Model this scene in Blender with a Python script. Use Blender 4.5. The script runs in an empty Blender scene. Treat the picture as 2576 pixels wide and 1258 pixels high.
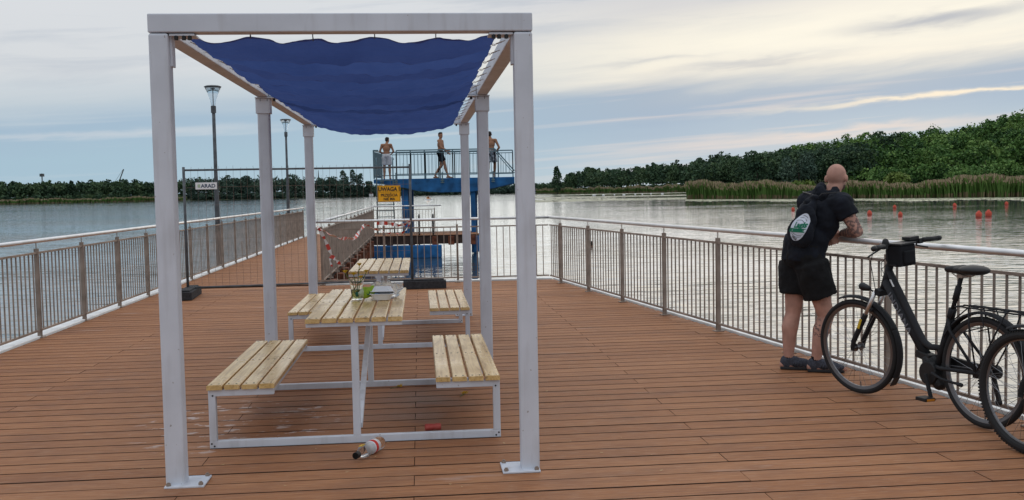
import bpy, math, random
import numpy as np
from mathutils import Vector, Matrix, Euler
R_ = math.radians
sc = bpy.context.scene
COL = sc.collection
rnd = random.Random(7)
# ------------------------------------------------------------------ camera
cam_d = bpy.data.cameras.new('camera'); cam = bpy.data.objects.new('camera', cam_d); COL.objects.link(cam)
PITCH, ROLL, CAMH = 0.0584, -0.019, 1.555
cam_d.sensor_width = 36.0; cam_d.lens = 36.0*2510.6/2576.0
cam_d.clip_start = 0.05; cam_d.clip_end = 12000
_f = Vector((0, math.cos(PITCH), -math.sin(PITCH))); _u = Vector((0, math.sin(PITCH), math.cos(PITCH))); _r = Vector((1, 0, 0))
_r2 = _r*math.cos(ROLL)+_u*math.sin(ROLL); _u2 = -_r*math.sin(ROLL)+_u*math.cos(ROLL)
cam.matrix_world = Matrix(((_r2.x, _u2.x, -_f.x, 0), (_r2.y, _u2.y, -_f.y, 0), (_r2.z, _u2.z, -_f.z, CAMH), (0, 0, 0, 1)))
sc.camera = cam
sc.render.resolution_x = 1024; sc.render.resolution_y = 500
sc.view_settings.view_transform = 'Standard'; sc.view_settings.look = 'None'
sc.view_settings.exposure = 0.0; sc.view_settings.gamma = 1.0
SUN_AZ, SUN_EL = 20.0, 13.0
# ------------------------------------------------------------------ world: hazy evening sky with streaks of cloud
W = bpy.data.worlds.new('World'); sc.world = W; W.use_nodes = True
nt = W.node_tree; nt.nodes.clear()
def N(t, tree=None, **k):
    n = (tree or nt).nodes.new(t)
    for a, b in k.items(): setattr(n, a, b)
    return n
def L(a, b, tree=None): (tree or nt).links.new(a, b)
def M(op, a, b=None, c=None, tree=None, clamp=False):
    n = N('ShaderNodeMath', tree, operation=op); n.use_clamp = clamp
    for i, v in enumerate((a, b, c)):
        if v is None: continue
        if isinstance(v, (int, float)): n.inputs[i].default_value = v
        else: L(v, n.inputs[i], tree)
    return n.outputs[0]
def MIX(fac, a, b, tree=None, mode='MIX'):
    n = N('ShaderNodeMix', tree, data_type='RGBA', blend_type=mode)
    for s, v in ((0, fac), (6, a), (7, b)):
        if isinstance(v, (int, float)): n.inputs[s].default_value = v
        elif isinstance(v, (tuple, list)): n.inputs[s].default_value = (*v[:3], 1)
        else: L(v, n.inputs[s], tree)
    return n.outputs[2]
def RAMP(fac, stops, tree=None):
    n = N('ShaderNodeValToRGB', tree); cr = n.color_ramp
    while len(cr.elements) > 1: cr.elements.remove(cr.elements[-1])
    for i, (p, c) in enumerate(stops):
        e = cr.elements[0] if i == 0 else cr.elements.new(p)
        e.position = p
        if isinstance(c, (int, float)): c = (c, c, c)
        e.color = (*c, 1)
    L(fac, n.inputs[0], tree); return n.outputs[0]
tc = N('ShaderNodeTexCoord'); sx = N('ShaderNodeSeparateXYZ'); L(tc.outputs['Generated'], sx.inputs[0])
az = M('MULTIPLY', M('ARCTAN2', sx.outputs[0], sx.outputs[1]), 57.2958)
el = M('MULTIPLY', M('ARCSINE', sx.outputs[2]), 57.2958)
el0 = M('ABSOLUTE', el)
def noise2(sa, se, off=0.0, detail=5, rough=.55, dist=.4):
    cb = N('ShaderNodeCombineXYZ'); L(M('MULTIPLY', az, sa), cb.inputs[0])
    L(M('MULTIPLY', M('SUBTRACT', el0, M('MULTIPLY', az, .06)), se), cb.inputs[1]); cb.inputs[2].default_value = off
    n = N('ShaderNodeTexNoise'); n.inputs['Scale'].default_value = 1; n.inputs['Detail'].default_value = detail
    n.inputs['Roughness'].default_value = rough; n.inputs['Distortion'].default_value = dist
    L(cb.outputs[0], n.inputs['Vector']); return n.outputs[0]
azc = M('MAXIMUM', M('MINIMUM', az, 45.0), -45.0)
ep = M('SUBTRACT', el0, M('MULTIPLY', azc, .055))
ep = M('ADD', ep, M('MULTIPLY', M('SUBTRACT', noise2(.07, .55, 3.1), .5), 2.0))
epn = M('DIVIDE', ep, 30.0, clamp=True)
def lin(r, g, b):
    f = lambda c: ((c/255+.055)/1.055)**2.4 if c > 10 else c/255/12.92
    return (f(r), f(g), f(b))
right = RAMP(epn, [(0, lin(182, 203, 216)), (.06, lin(170, 193, 212)), (.11, lin(158, 181, 205)), (.160, lin(158, 178, 200)), (.178, lin(196, 201, 206)), (.195, lin(240, 234, 222)), (.25, lin(232, 228, 219)), (.34, lin(210, 211, 215)), (.6, lin(200, 204, 210)), (1, lin(205, 210, 218))])
left = RAMP(epn, [(0, lin(176, 201, 215)), (.10, lin(168, 196, 213)), (.17, lin(166, 190, 210)), (.21, lin(196, 208, 217)), (.26, lin(216, 220, 224)), (.42, lin(222, 225, 229)), (.7, lin(205, 210, 216)), (1, lin(205, 211, 219))])
side = M('DIVIDE', M('ADD', azc, 6.0), 14.0, clamp=True)
base = MIX(side, left, right)
# pale streaks low down, darker wisps higher up
st = RAMP(noise2(.045, 1.5, 9.3, 4, .5, .2), [(.56, 0), (.68, 1)])
low = RAMP(M('DIVIDE', el0, 10, clamp=True), [(0, .2), (.2, .8), (.5, .75), (.7, 0)])
base = MIX(M('MULTIPLY', M('MULTIPLY', st, low), .55), base, MIX(side, lin(205, 215, 222), lin(240, 222, 212)))
dk = RAMP(noise2(.09, .9, 21.7, 5, .6, .5), [(.5, 0), (.72, 1)])
hi = RAMP(M('DIVIDE', el0, 20, clamp=True), [(.2, 0), (.4, 1)])
base = MIX(M('MULTIPLY', M('MULTIPLY', dk, hi), .45), base, lin(172, 184, 200))
# the glow where the sun stands behind the cloud
ga = M('DIVIDE', M('SUBTRACT', az, 21.0), 17.0); ge = M('DIVIDE', M('SUBTRACT', ep, 7.3), 1.7)
gl = M('EXPONENT', M('MULTIPLY', M('ADD', M('MULTIPLY', ga, ga), M('MULTIPLY', ge, ge)), -1.0))
base = MIX(M('MULTIPLY', gl, .92), base, lin(255, 250, 234))
def blot(a0, e0, sa_, se_, k, c, off):
    global base
    e1 = M('ADD', M('SUBTRACT', el0, M('MULTIPLY', azc, .055)), M('MULTIPLY', M('SUBTRACT', noise2(.25, 1.1, off), .5), 1.1))
    x_ = M('DIVIDE', M('SUBTRACT', az, a0), sa_); y_ = M('DIVIDE', M('SUBTRACT', e1, e0), se_)
    base = MIX(M('MULTIPLY', M('EXPONENT', M('MULTIPLY', M('ADD', M('MULTIPLY', x_, x_), M('MULTIPLY', y_, y_)), -1.0)), k), base, c)
blot(23.0, 7.25, 4.5, .38, .8, lin(158, 168, 186), 4.4)
blot(13.5, 6.1, 4.5, .22, .6, lin(180, 186, 196), 6.4)
blot(8.0, 6.75, 3.0, .16, .5, lin(190, 194, 200), 8.4)
blot(24.0, 3.35, 8.5, .13, .9, lin(255, 240, 215), 2.4)
blot(19.0, 1.95, 8.0, .22, .6, lin(240, 220, 208), 5.4)
blot(-22.0, 4.6, 9.0, .16, .5, lin(205, 212, 220), 7.4)
sky = N('ShaderNodeTexSky', sky_type='NISHITA'); sky.sun_disc = False; sky.sun_elevation = R_(SUN_EL); sky.sun_rotation = R_(SUN_AZ)
bg1 = N('ShaderNodeBackground'); L(sky.outputs[0], bg1.inputs[0]); bg1.inputs[1].default_value = .05
bg2 = N('ShaderNodeBackground'); L(base, bg2.inputs[0]); L(RAMP(M('DIVIDE', el0, 90, clamp=True), [(0, .97), (.22, .97), (.5, 1.0)]), bg2.inputs[1])
up = M('MULTIPLY', M('SUBTRACT', el, 22.0, clamp=False), 1/40, clamp=True); L(M('ADD', M('MULTIPLY', up, .75), 1.0), bg2.inputs[1])
ms = N('ShaderNodeMixShader'); ms.inputs[0].default_value = .955
L(bg1.outputs[0], ms.inputs[1]); L(bg2.outputs[0], ms.inputs[2])
wo = N('ShaderNodeOutputWorld'); L(ms.outputs[0], wo.inputs[0])
sd = bpy.data.lights.new('sun', 'SUN'); sd.energy = .6; sd.angle = R_(66); sd.color = (1, .87, .7)
so = bpy.data.objects.new('sun', sd); COL.objects.link(so)
_d = Vector((math.sin(R_(SUN_AZ))*math.cos(R_(SUN_EL)), math.cos(R_(SUN_AZ))*math.cos(R_(SUN_EL)), math.sin(R_(SUN_EL))))
so.rotation_euler = _d.to_track_quat('Z', 'Y').to_euler()
# ------------------------------------------------------------------ helpers
class MB:
    def __init__(s): s.v = []; s.f = []; s.m = []
    def add(s, vs, fs, mi=0):
        o = len(s.v); s.v += [tuple(v) for v in vs]; s.f += [tuple(i+o for i in f) for f in fs]; s.m += [mi]*len(fs); return s
    def box(s, c, d, rz=0.0, T=None, mi=0):
        x, y, z = d[0]/2, d[1]/2, d[2]/2
        vs = [Vector((a*x, b*y, e*z)) for e in (-1, 1) for b in (-1, 1) for a in (-1, 1)]
        Rm = T if T is not None else Matrix.Rotation(rz, 3, 'Z')
        vs = [Rm @ v+Vector(c) for v in vs]
        return s.add(vs, [(0, 2, 3, 1), (4, 5, 7, 6), (0, 1, 5, 4), (2, 6, 7, 3), (0, 4, 6, 2), (1, 3, 7, 5)], mi)
    def bar(s, a, b, w, h, mi=0, up=Vector((0, 0, 1))):
        a = Vector(a); b = Vector(b); d = b-a; y = d.normalized()
        if abs(y.dot(up)) > .99: up = Vector((1, 0, 0))
        x = y.cross(up).normalized(); z = x.cross(y)
        T = Matrix((x, y, z)).transposed()
        return s.box((a+b)/2, (w, d.length, h), T=T, mi=mi)
    def tube(s, pts, r, n=8, caps=True, mi=0, closed=False, flat=1.0):
        pts = [Vector(p) for p in pts]; k = len(pts)
        rs = r if isinstance(r, (list, tuple)) else [r]*k
        vs = []; prev = None
        for i, p in enumerate(pts):
            if closed: t = pts[(i+1) % k]-pts[i-1]
            else: t = pts[min(i+1, k-1)]-pts[max(i-1, 0)]
            t.normalize()
            if prev is None:
                a = Vector((0, 0, 1)) if abs(t.z) < .9 else Vector((1, 0, 0))
                x = t.cross(a).normalized()
            else: x = (prev-t*prev.dot(t)).normalized()
            prev = x; y = t.cross(x)
            for j in range(n):
                q = 2*math.pi*j/n; vs.append(p+x*math.cos(q)*rs[i]+y*math.sin(q)*rs[i]*flat)
        fs = []
        for i in range(k if closed else k-1):
            a = i*n; b = ((i+1) % k)*n
            for j in range(n): fs.append((a+j, a+(j+1) % n, b+(j+1) % n, b+j))
        if caps and not closed: fs += [tuple(range(n))[::-1], tuple(range((k-1)*n, k*n))]
        return s.add(vs, fs, mi)
    def lathe(s, prof, n=16, T=None, mi=0):
        T = T or Matrix.Identity(4); vs = []; k = len(prof)
        for (r, z) in prof:
            for j in range(n):
                q = 2*math.pi*j/n; vs.append(T @ Vector((r*math.cos(q), r*math.sin(q), z)))
        fs = [(i*n+j, i*n+(j+1) % n, (i+1)*n+(j+1) % n, (i+1)*n+j) for i in range(k-1) for j in range(n)]
        if prof[0][0] > 1e-5: fs.append(tuple(range(n))[::-1])
        if prof[-1][0] > 1e-5: fs.append(tuple(range((k-1)*n, k*n)))
        return s.add(vs, fs, mi)
    def cap(s, a, b, ra, rb, n=14, mi=0):      # tapered capsule
        a = Vector(a); b = Vector(b); d = b-a; Ln = max(d.length, 1e-5)
        q = d.to_track_quat('Z', 'Y').to_matrix().to_4x4() if d.length > 1e-5 else Matrix.Identity(4)
        T = Matrix.Translation(a) @ q
        pr = [(max(ra*math.cos(t), 1e-4), ra*math.sin(t)) for t in [R_(x) for x in (-90, -60, -30, 0)]]
        pr += [(max(rb*math.cos(t), 1e-4), Ln+rb*math.sin(t)) for t in [R_(x) for x in (0, 30, 60, 90)]]
        return s.lathe(pr, n, T, mi)
    def ell(s, c, r, T=None, n=16, k=10, mi=0):
        Tm = Matrix.Translation(Vector(c)) @ ((T.to_4x4()) if T is not None else Matrix.Identity(4)) @ Matrix.Diagonal((r[0], r[1], r[2], 1))
        pr = [(max(math.cos(t), 1e-4), math.sin(t)) for t in [-math.pi/2+math.pi*i/k for i in range(k+1)]]
        return s.lathe(pr, n, Tm, mi)
    def torus(s, c, Rr, r, T=None, n=40, m=8, mi=0, flat=1.0):
        T = T or Matrix.Identity(3)
        pts = [Vector(c)+T @ Vector((math.cos(2*math.pi*i/n)*Rr, math.sin(2*math.pi*i/n)*Rr, 0)) for i in range(n)]
        return s.tube(pts, r, m, mi=mi, closed=True, flat=flat)
    def prism(s, poly, t, T, mi=0):            # poly in XY, extruded by t along Z, placed by T (4x4)
        k = len(poly); vs = [T @ Vector((x, y, z)) for z in (0, t) for x, y in poly]
        fs = [tuple(range(k))[::-1], tuple(range(k, 2*k))]+[(i, (i+1) % k, (i+1) % k+k, i+k) for i in range(k)]
        return s.add(vs, fs, mi)
    def build(s, name, mats, parent=None, smooth=False, bevel=0, loc=None):
        me = bpy.data.meshes.new(name); me.from_pydata(s.v, [], s.f)
        if not isinstance(mats, (list, tuple)): mats = [mats]
        for m in mats: me.materials.append(m)
        if any(s.m): me.polygons.foreach_set('material_index', s.m)
        if smooth: me.polygons.foreach_set('use_smooth', [True]*len(me.polygons))
        me.update()
        o = bpy.data.objects.new(name, me); COL.objects.link(o)
        if parent is not None: o.parent = parent
        if loc is not None: o.location = loc
        if bevel:
            b = o.modifiers.new('bevel', 'BEVEL'); b.width = bevel; b.segments = 2; b.limit_method = 'ANGLE'; b.angle_limit = R_(40)
        return o
def tag(o, label=None, cat=None, group=None, kind=None):
    if label: o['label'] = label
    if cat: o['category'] = cat
    if group: o['group'] = group
    if kind: o['kind'] = kind
    return o
def thing(name, label, cat, loc=(0, 0, 0), rz=0.0, group=None):
    o = bpy.data.objects.new(name, None); COL.objects.link(o); o.location = loc; o.rotation_euler = (0, 0, rz)
    o.empty_display_size = .1
    return tag(o, label, cat, group)
def part(o, parent, loc=None, rot=None):
    c = o.copy(); COL.objects.link(c); c.parent = parent
    if loc is not None: c.location = loc
    if rot is not None: c.rotation_euler = rot
    return c
def copy_tree(o, parent=None):
    c = o.copy(); COL.objects.link(c); c.parent = parent
    for ch in list(o.children): copy_tree(ch, c)
    return c
def remesh(o, vox, it=6, fac=.6):
    m = o.modifiers.new('remesh', 'REMESH'); m.mode = 'VOXEL'; m.voxel_size = vox; m.use_smooth_shade = True
    s_ = o.modifiers.new('smooth', 'SMOOTH'); s_.factor = fac; s_.iterations = it
    return o
def wrinkle(o, size, strength):
    t = bpy.data.textures.new('folds', 'CLOUDS'); t.noise_scale = size; t.noise_depth = 2
    d = o.modifiers.new('folds', 'DISPLACE'); d.texture = t; d.strength = strength; d.mid_level = .5; d.texture_coords = 'LOCAL'
    return o
def text_obj(s, size, mat, parent, T, ext=.001, name='lettering', spacing=1.0, shear=0.0, offset=0.0, sx_=1.0):
    cu = bpy.data.curves.new(name, 'FONT'); cu.body = s; cu.size = size; cu.extrude = ext; cu.align_x = 'CENTER'; cu.align_y = 'CENTER'
    cu.space_character = spacing; cu.shear = shear; cu.offset = offset; cu.resolution_u = 3
    to = bpy.data.objects.new('tmp', cu); COL.objects.link(to)
    bpy.context.view_layer.update()
    me = bpy.data.meshes.new_from_object(to.evaluated_get(bpy.context.evaluated_depsgraph_get()))
    bpy.data.objects.remove(to); me.name = name
    me.transform(T @ Matrix.Diagonal((sx_, 1, 1, 1))); me.materials.clear(); me.materials.append(mat)
    o = bpy.data.objects.new(name, me); COL.objects.link(o)
    if parent is not None: o.parent = parent
    return o
def quads_obj(name, V, attr, mat, parent=None, k=4):
    n = len(V)//k; me = bpy.data.meshes.new(name)
    me.vertices.add(len(V)); me.vertices.foreach_set('co', np.asarray(V, dtype=np.float32).ravel())
    me.loops.add(len(V)); me.loops.foreach_set('vertex_index', np.arange(len(V), dtype=np.int32))
    me.polygons.add(n); me.polygons.foreach_set('loop_start', np.arange(0, k*n, k, dtype=np.int32))
    me.polygons.foreach_set('loop_total', np.full(n, k, dtype=np.int32))
    me.update(calc_edges=True)
    a = me.attributes.new('tint', 'FLOAT', 'FACE'); a.data.foreach_set('value', np.asarray(attr, dtype=np.float32))
    me.materials.append(mat)
    o = bpy.data.objects.new(name, me); COL.objects.link(o)
    if parent is not None: o.parent = parent
    return o
# ------------------------------------------------------------------ materials
def mat(name, col, rough=.5, metal=0.0, spec=None, var=0.0, vscale=8.0, bump=0.0, bscale=40.0, stretch=(1, 1, 1), trans=0.0, ior=1.45, alpha=None, coat=0, col2=None, emit=None):
    m = bpy.data.materials.new(name); m.use_nodes = True; t = m.node_tree; p = t.nodes['Principled BSDF']
    p.inputs['Base Color'].default_value = (*col, 1); p.inputs['Roughness'].default_value = rough; p.inputs['Metallic'].default_value = metal
    if spec is not None: p.inputs['Specular IOR Level'].default_value = spec
    p.inputs['IOR'].default_value = ior
    if trans: p.inputs['Transmission Weight'].default_value = trans
    if coat: p.inputs['Coat Weight'].default_value = coat; p.inputs['Coat Roughness'].default_value = .15
    if alpha is not None: p.inputs['Alpha'].default_value = alpha
    if var or bump or col2:
        c = N('ShaderNodeTexCoord', t); mp = N('ShaderNodeMapping', t); L(c.outputs['Object'], mp.inputs[0], t); mp.inputs['Scale'].default_value = stretch
        if var or col2:
            n = N('ShaderNodeTexNoise', t); n.inputs['Scale'].default_value = vscale; n.inputs['Detail'].default_value = 5; L(mp.outputs[0], n.inputs['Vector'], t)
            a = tuple(x*(1-var) for x in col); b = col2 if col2 else tuple(min(1, x*(1+var)) for x in col)
            o = RAMP(n.outputs[0], [(.35, a), (.65, b)], t); L(o, p.inputs['Base Color'], t)
            L(M('ADD', M('MULTIPLY', n.outputs[0], .25), rough-.12, tree=t, clamp=True), p.inputs['Roughness'], t)
        if bump:
            n2 = N('ShaderNodeTexNoise', t); n2.inputs['Scale'].default_value = bscale; n2.inputs['Detail'].default_value = 4; L(mp.outputs[0], n2.inputs['Vector'], t)
            b_ = N('ShaderNodeBump', t); b_.inputs['Strength'].default_value = 1; b_.inputs['Distance'].default_value = bump
            L(n2.outputs[0], b_.inputs['Height'], t); L(b_.outputs[0], p.inputs['Normal'], t)
    return m
white = mat('white_painted_steel', (.62, .65, .71), .26, var=.07, vscale=3, bump=.0006, bscale=14)
steel = mat('stainless_steel', (.78, .77, .76), .14, 1.0, var=.08, vscale=6)
def scuff(m, col=(.30, .27, .25)):
    t = m.node_tree; p = t.nodes['Principled BSDF']; src = p.inputs['Base Color'].links[0].from_socket; c = N('ShaderNodeTexCoord', t)
    a = N('ShaderNodeTexNoise', t); a.inputs['Scale'].default_value = 38; a.inputs['Detail'].default_value = 2; L(c.outputs['Object'], a.inputs['Vector'], t)
    mp = N('ShaderNodeMapping', t); mp.inputs['Scale'].default_value = (9, 9, 1.2); L(c.outputs['Object'], mp.inputs[0], t)
    b = N('ShaderNodeTexNoise', t); b.inputs['Scale'].default_value = 1.6; b.inputs['Detail'].default_value = 5; L(mp.outputs[0], b.inputs['Vector'], t)
    k = M('MAXIMUM', RAMP(a.outputs[0], [(.72, 0), (.75, .8)], t), M('MULTIPLY', RAMP(b.outputs[0], [(.52, 0), (.8, 1)], t), .4, tree=t), tree=t)
    L(MIX(k, src, col, t), p.inputs['Base Color'], t)
scuff(white)
satin = mat('satin_steel', (.40, .33, .28), .42, .85, var=.2, vscale=5)
dsteel = mat('galvanised_grey_tube', (.16, .17, .18), .5, .7, var=.2, vscale=9)
wire = mat('rusty_wire', (.22, .16, .13), .6, .6)
rubber = mat('black_recycled_rubber', (.035, .035, .038), .85, var=.3, vscale=30, bump=.003, bscale=60)
bluep = mat('blue_painted_concrete', (.016, .105, .27), .55, var=.38, vscale=2.5, bump=.004, bscale=9)
bluerail = mat('teal_grey_rail_paint', (.10, .17, .20), .45, .2)
timber = mat('weathered_dark_timber', (.045, .028, .022), .9, var=.4, vscale=4, bump=.01, bscale=12)
rust = mat('rusty_orange_pile', (.17, .055, .028), .85, var=.5, vscale=6, bump=.004)
concrete = mat('pale_edge_strip', (.86, .86, .84), .35, var=.1, vscale=5, bump=.001)
black = mat('black_bicycle_paint', (.014, .015, .018), .42, var=.1)
blackp = mat('black_plastic', (.012, .012, .013), .55)
tyre = mat('tyre_rubber', (.016, .016, .017), .8, bump=.0008, bscale=200)
rimm = mat('rim_alloy', (.20, .20, .21), .35, .9)
spoke = mat('spoke_steel', (.25, .25, .26), .3, 1.0)
greyl = mat('grey_lettering', (.14, .15, .17), .5)
glass = mat('clear_plastic', (.95, .97, .97), .06, trans=1.0, ior=1.12)
glass2 = mat('lamp_shade_glass', (.9, .94, .97), .1, trans=.95, ior=1.05)
skin = mat('skin', (.40, .20, .13), .5, var=.12, vscale=9)
skin2 = mat('tanned_skin', (.34, .17, .10), .5, var=.12, vscale=7)
hairm = mat('black_hair', (.015, .012, .01), .7, bump=.004, bscale=90)
red = mat('red_plastic', (.55, .03, .02), .4, var=.1)
redb = mat('orange_red_buoy', (.62, .10, .06), .5, var=.15, vscale=4)
whitem = mat('white_plastic', (.8, .8, .8), .5)
foam = mat('white_foam_box', (.82, .83, .85), .6, bump=.0006, bscale=80)
def leafmat(name, a, b, c):
    m = bpy.data.materials.new(name); m.use_nodes = True; t = m.node_tree; p = t.nodes['Principled BSDF']
    at = N('ShaderNodeAttribute', t); at.attribute_name = 'tint'
    o = RAMP(at.outputs['Fac'], [(0, a), (.5, b), (1, c)], t); L(o, p.inputs['Base Color'], t)
    p.inputs['Roughness'].default_value = .75; p.inputs['Specular IOR Level'].default_value = .25
    return m
leaf_d = leafmat('dark_foliage', (.020, .046, .027), (.042, .086, .040), (.095, .145, .062))
leaf_m = leafmat('green_foliage', (.028, .075, .020), (.075, .16, .036), (.16, .26, .065))
leaf_b = leafmat('bluish_far_foliage', (.028, .056, .050), (.048, .088, .064), (.080, .125, .080))
leaf_y = leafmat('yellow_green_foliage', (.09, .14, .03), (.13, .19, .04), (.18, .24, .06))
bark = mat('bark', (.06, .045, .035), .9, var=.3)
# ------------------------------------------------------------------ placing: pergola frame (x across, y away) in the world
PA, PO = 0.0915, Vector((-1.8915, 5.30, 0))
cA, sA = math.cos(PA), math.sin(PA)
def PW(x, y, z=0): return Vector((PO.x+cA*x-sA*y, PO.y+sA*x+cA*y, z))
def WP(x, y): X = x-PO.x; Y = y-PO.y; return (cA*X+sA*Y, -sA*X+cA*Y)
WZ = -0.82
rg = np.random.default_rng(11)
# ------------------------------------------------------------------ water
def water_mat():
    m = bpy.data.materials.new('lake_water'); m.use_nodes = True; t = m.node_tree; p = t.nodes['Principled BSDF']
    p.inputs['Base Color'].default_value = (.045, .068, .082, 1); p.inputs['Roughness'].default_value = .04; p.inputs['IOR'].default_value = 1.52
    g = N('ShaderNodeNewGeometry', t)
    def nz(scale, st, det, rot=0.0, off=0):
        mp = N('ShaderNodeMapping', t); L(g.outputs['Position'], mp.inputs[0], t); mp.inputs['Scale'].default_value = st; mp.inputs['Rotation'].default_value = (0, 0, rot); mp.inputs['Location'].default_value = (off, off, 0)
        n = N('ShaderNodeTexNoise', t); n.inputs['Scale'].default_value = scale; n.inputs['Detail'].default_value = det; n.inputs['Roughness'].default_value = .5; n.inputs['Distortion'].default_value = .6
        L(mp.outputs[0], n.inputs['Vector'], t); return n.outputs[0]
    big = nz(1.45, (.30, 1.2, 1), 2, .12); mid = nz(4.6, (.34, 1.2, 1), 1, -.10, 5); sm = nz(12.0, (.5, 1.2, 1), 1, .2, 9)
    gust = RAMP(nz(.035, (.5, 1.6, 1), 3, .1, 30), [(.38, .45), (.62, 1.25)], t)
    h = M('ADD', M('MULTIPLY', big, .062, tree=t), M('ADD', M('MULTIPLY', mid, .017, tree=t), M('MULTIPLY', sm, .0010, tree=t), tree=t), tree=t)
    h = M('MULTIPLY', h, gust, tree=t)
    vd = N('ShaderNodeVectorMath', t, operation='LENGTH'); L(g.outputs['Position'], vd.inputs[0], t)
    sp_ = N('ShaderNodeSeparateXYZ', t); L(g.outputs['Position'], sp_.inputs[0], t)
    dn = M('DIVIDE', vd.outputs['Value'], 400, tree=t, clamp=True)
    sh_ = RAMP(M('DIVIDE', sp_.outputs[0], M('ADD', sp_.outputs[1], 1, tree=t), tree=t), [(.0, 0), (.12, 1)], t)
    ca = RAMP(dn, [(0, 1), (.03, .85), (.07, .55), (.15, .36), (.38, .20), (1, .10)], t); cb_ = RAMP(dn, [(0, 1), (.08, .7), (.3, .5), (1, .5)], t)
    fl_ = N('ShaderNodeMix', t); L(sh_, fl_.inputs[0], t); L(cb_, fl_.inputs[2], t); L(ca, fl_.inputs[3], t)
    h = M('MULTIPLY', h, fl_.outputs[0], tree=t)
    b = N('ShaderNodeBump', t); b.inputs['Strength'].default_value = 1.0; b.inputs['Distance'].default_value = 1.0
    L(h, b.inputs['Height'], t); L(b.outputs[0], p.inputs['Normal'], t)
    return m
wm = MB(); wm.add([(-5000, -400, WZ), (5000, -400, WZ), (5000, 6000, WZ), (-5000, 6000, WZ)], [(0, 1, 2, 3)])
tag(wm.build('water', water_mat()), kind='structure')
# ------------------------------------------------------------------ land: shoreline distance and ground height by bearing
SH = [(-75, 500), (-45, 800), (-27, 900), (-18, 900), (-9, 1080), (0, 1200), (1.4, 1080), (3.2, 850), (7, 720), (10.4, 600), (15, 470), (20, 400), (27, 380), (34, 330), (50, 260), (75, 220)]
HH = [(-75, 1), (3, 1), (8, 4), (11, 6), (15, 10), (19, 14), (22, 14), (24.5, 15), (27, 20), (30, 26), (36, 33), (50, 40), (75, 40)]
sa, sr = zip(*SH); ha, hh = zip(*HH)
def shore(a): return np.interp(a, sa, sr)
def ground(x, y):
    a = np.degrees(np.arctan2(x, y)); r = np.hypot(x, y); d = r-shore(a)
    k = np.clip((d-8)/130, 0, 1); k = k*k*(3-2*k)
    return WZ+.5*np.clip(d/6, -1, 1)+np.interp(a, ha, hh)*k+np.sin(a*1.7)*.8*k
gm = MB(); azs = np.linspace(-75, 75, 241); ds = [-8, 0, 6, 20, 45, 80, 120, 170, 300, 900, 2600]
for d in ds:
    for a in azs:
        r = shore(a)+d; x, y = r*math.sin(R_(a)), r*math.cos(R_(a)); gm.v.append((x, y, float(ground(x, y))))
nA = len(azs)
for i in range(len(ds)-1):
    for j in range(nA-1): gm.f.append((i*nA+j, i*nA+j+1, (i+1)*nA+j+1, (i+1)*nA+j)); gm.m.append(0)
tag(gm.build('terrain', mat('meadow_ground', (.055, .075, .03), .95, var=.35, vscale=.03), smooth=True), kind='structure')
# ------------------------------------------------------------------ foliage
def quads_at(P, size, flat=0.0, rg=rg, aspect=1.0):
    n = len(P); nrm = rg.normal(size=(n, 3)); nrm[:, 2] += flat*rg.choice([-1, 1], n); nrm /= np.linalg.norm(nrm, axis=1)[:, None]
    t = np.cross(nrm, rg.normal(size=(n, 3))); t /= np.linalg.norm(t, axis=1)[:, None]; b = np.cross(nrm, t)
    s = (np.asarray(size)*rg.uniform(.6, 1.3, n))[:, None]/2
    t = t*s*aspect; b = b*s
    return np.stack([P-t-b*.6, P+t*.7-b, P+t+b*.7, P-t*.6+b], 1).reshape(-1, 3)
def crown(kind, h, r, n, rg=rg):
    # points of foliage for a tree of height h, crown radius r, standing at the origin
    if kind == 'poplar':
        k = 12; cz = np.linspace(.14*h, .9*h, k); prof = np.interp(cz/h, [0, .15, .4, .7, .95, 1], [.3, .75, 1, .8, .35, .1])
        C = np.stack([rg.normal(0, .16*r, k), rg.normal(0, .16*r, k), cz], 1); Rr = np.stack([r*prof*.8, r*prof*.8, np.full(k, h*.10)], 1)
    elif kind == 'willow':
        k = 10; q = rg.uniform(0, 6.28, k); rad = rg.uniform(.2, .8, k)*r
        C = np.stack([np.cos(q)*rad, np.sin(q)*rad, rg.uniform(.4, .78, k)*h], 1); Rr = np.stack([rg.uniform(.3, .5, k)*r]*2+[rg.uniform(.18, .34, k)*h], 1)
    elif kind == 'pine':
        k = 9; q = rg.uniform(0, 6.28, k); cz = np.linspace(.35, .93, k); rad = (1.05-cz)*r*1.1
        C = np.stack([np.cos(q)*rad*.5, np.sin(q)*rad*.5, cz*h], 1); Rr = np.stack([np.maximum(rad, .2*r)]*2+[np.full(k, .07*h)], 1)
    elif kind == 'bush':
        k = 7; q = rg.uniform(0, 6.28, k); rad = rg.uniform(0, .7, k)*r
        C = np.stack([np.cos(q)*rad, np.sin(q)*rad, rg.uniform(.25, .6, k)*h], 1); Rr = np.stack([rg.uniform(.35, .6, k)*r]*2+[rg.uniform(.25, .4, k)*h], 1)
    else:
        k = 13; q = rg.uniform(0, 6.28, k); cz = rg.uniform(.32, .86, k); rad = rg.uniform(.1, .72, k)*r*np.sqrt(np.clip(1-((cz-.55)/.5)**2, .1, 1))
        C = np.stack([np.cos(q)*rad, np.sin(q)*rad, cz*h], 1); Rr = np.stack([rg.uniform(.28, .5, k)*r]*2+[rg.uniform(.10, .17, k)*h], 1)
    i = rg.integers(0, k, n); u = rg.normal(size=(n, 3)); u /= np.linalg.norm(u, axis=1)[:, None]
    u[:, 2] = np.where(rg.random(n) < .6, np.abs(u[:, 2]), u[:, 2])
    P = C[i]+u*Rr[i]*rg.uniform(.72, 1.06, n)[:, None]
    tint = np.clip(.5+rg.normal(0, .13, k)[i]+rg.normal(0, .13, n), 0, 1)
    return P, tint
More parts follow.
